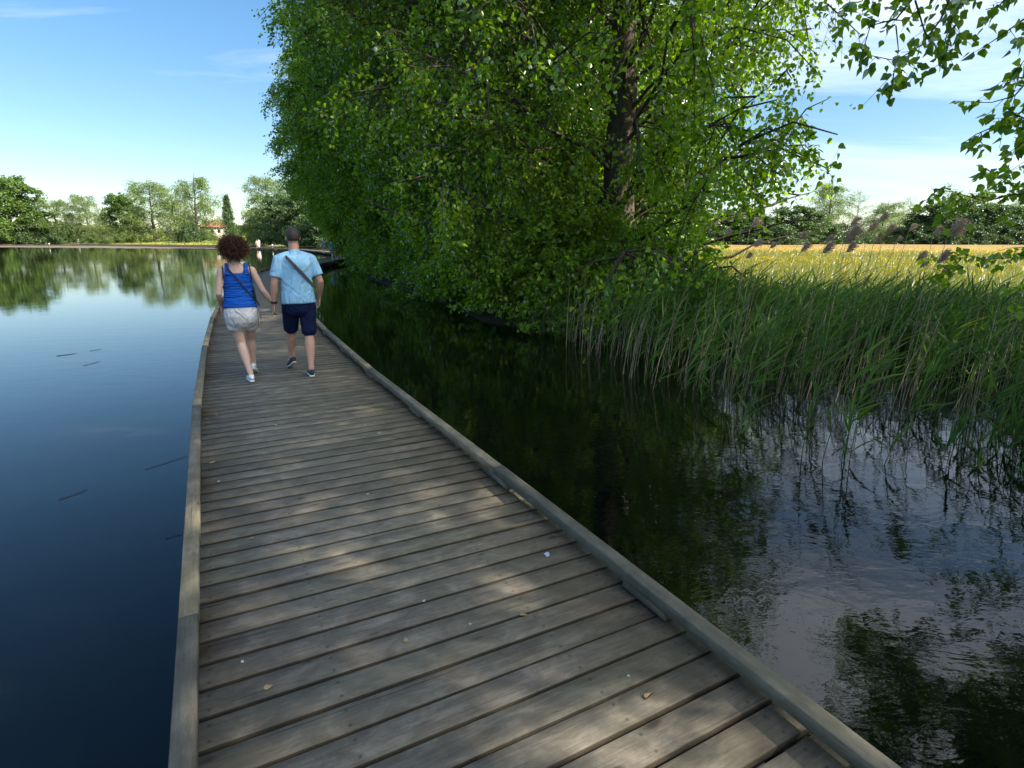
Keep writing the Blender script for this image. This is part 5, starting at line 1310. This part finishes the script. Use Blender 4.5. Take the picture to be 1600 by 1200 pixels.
# stalks adrift on the lake
M['stalk'] = simple('wet_stalk', (.03, .026, .018), .5, .3, 90)
def wpt(px, py): return deckpt(px, py, .006)
for k, (a_, b_, r_, lb) in enumerate([((92, 780), (137, 764), .006, 'dark reed stalk adrift on the water, nearest to the left edge'), ((226, 733), (293, 712), .005, 'long thin reed stalk adrift beside the left kerb'), ((88, 556), (120, 552), .010, 'dark stalk adrift far out near the left edge'),
                                      ((130, 571), (157, 564), .007, 'short stalk adrift right of the dark far one'), ((258, 841), (285, 834), .005, 'short stalk adrift close to the left kerb'), ((140, 548), (160, 545), .006, 'thin stalk adrift, farthest of all')]):
    p0, p1 = wpt(*a_), wpt(*b_); o_ = Vector(((p0 + p1) / 2)); mb = MB()
    mid = (p0 + p1) / 2 + Vector((.02, .03, .0)); mb.tube([p0 - o_, mid - o_, p1 - o_], [r_ * .45, r_ * .45, r_ * .2], 6)
    s_ = mb.build('reed_stalk', M['stalk'], None, True); s_.location = o_; tag(s_, lb, 'stalk', 'reed stalks adrift on the lake')
# droppings and leaves on the boards
M['drop'] = simple('bird_dropping', (.34, .35, .33), .8, .3, 200, var=.2); M['dry_leaf'] = simple('dry_leaf', (.30, .20, .09), .8, .3, 90); M['paper'] = simple('torn_paper', (.40, .44, .52), .8)
rd = random.Random(3)
def splat(px, py, r_, mat, name, label, cat, grp, th=.002):
    q = deckpt(px, py, DZ + .0035); mb = MB(); n = 9; ring = []
    for k in range(n):
        t = 2 * PI * k / n; rr = r_ * rd.uniform(.45, 1.2); ring.append(Vector((math.cos(t) * rr, math.sin(t) * rr, 0)))
    mb.poly([p_ + Vector((0, 0, th)) for p_ in ring])
    for k in range(n): mb.poly([ring[k] * 1.05, ring[(k + 1) % n] * 1.05, ring[(k + 1) % n] + Vector((0, 0, th)), ring[k] + Vector((0, 0, th))])
    o_ = mb.build(name, mat); o_.location = q; tag(o_, label, cat, grp)
gd = 'bird droppings on the boards'
for px, py, r_, lb in [(570, 664, .010, 'white bird dropping on the boards, two thirds of the way to the right kerb'), (592, 677, .018, 'white smear of bird dropping near the middle of the walk, ahead of the large one'), (431, 664, .014, 'pale bird dropping in the middle of the boards before the couple'),
                       (323, 654, .008, 'small white dropping beside the left kerb, farthest'), (338, 648, .008, 'small white dropping just right of the farthest one by the left kerb'), (342, 752, .009, 'white dropping by the left kerb, level with the sunny spot'),
                       (379, 1034, .007, 'tiny white dropping on a near board at the left'), (735, 975, .008, 'white speck of dropping on a near board beyond the brown leaf'), (662, 939, .009, 'round white dropping in the middle of the near boards'),
                       (613, 633, .008, 'white dropping near the right kerb'), (575, 772, .010, 'pale dropping on the sunlit boards'), (982, 1056, .007, 'white dropping near the right kerb, nearest')]:
    splat(px, py, r_, M['drop'], 'bird_dropping', lb, 'dropping', gd)
splat(855, 867, .022, M['paper'], 'paper_scrap', 'bluish white scrap of torn paper on the boards near the right kerb', 'paper', None, .004)
def fallen_leaf(px, py, s_, lb, mat, rz):
    q = deckpt(px, py, DZ + .006); rgl = np.random.default_rng(int(px)); V_, F_, per = leaf_geo(rgl, np.zeros((1, 3)), np.array([[1., 0, .05]]), s_, 'poplar', .85)
    V_[:, 2] = np.abs(V_[:, 2]) * .25 + .001; me_ = np_mesh('fallen_leaf', V_, F_.ravel(), [4, 4], [.5, .5]); o_ = link('fallen_leaf', me_, mat); o_.location = q; o_.rotation_euler = (0, 0, rz); tag(o_, lb, 'leaf', 'fallen leaves on the boards')
for px, py, s_, lb, mt_, rz in [(412, 1076, .045, 'curled brown leaf caught in a gap between near boards', 'dry_leaf', .5), (635, 1003, .03, 'small brown leaf on the near boards, right of the curled one', 'dry_leaf', 2), (328, 724, .045, 'dark leaf against the left kerb', 'dry_leaf', 1), (528, 638, .04, 'small dark leaf on the boards behind the man', 'dry_leaf', 3),
                                (396, 840, .035, 'brown leaf on the boards left of the middle', 'dry_leaf', 4), (812, 962, .035, 'dark crumpled leaf in front of the paper scrap', 'dry_leaf', .2), (1010, 1093, .04, 'thin brown leaf lying on the nearest boards at the right', 'dry_leaf', .9)]:
    fallen_leaf(px, py, s_, lb, M[mt_], rz)
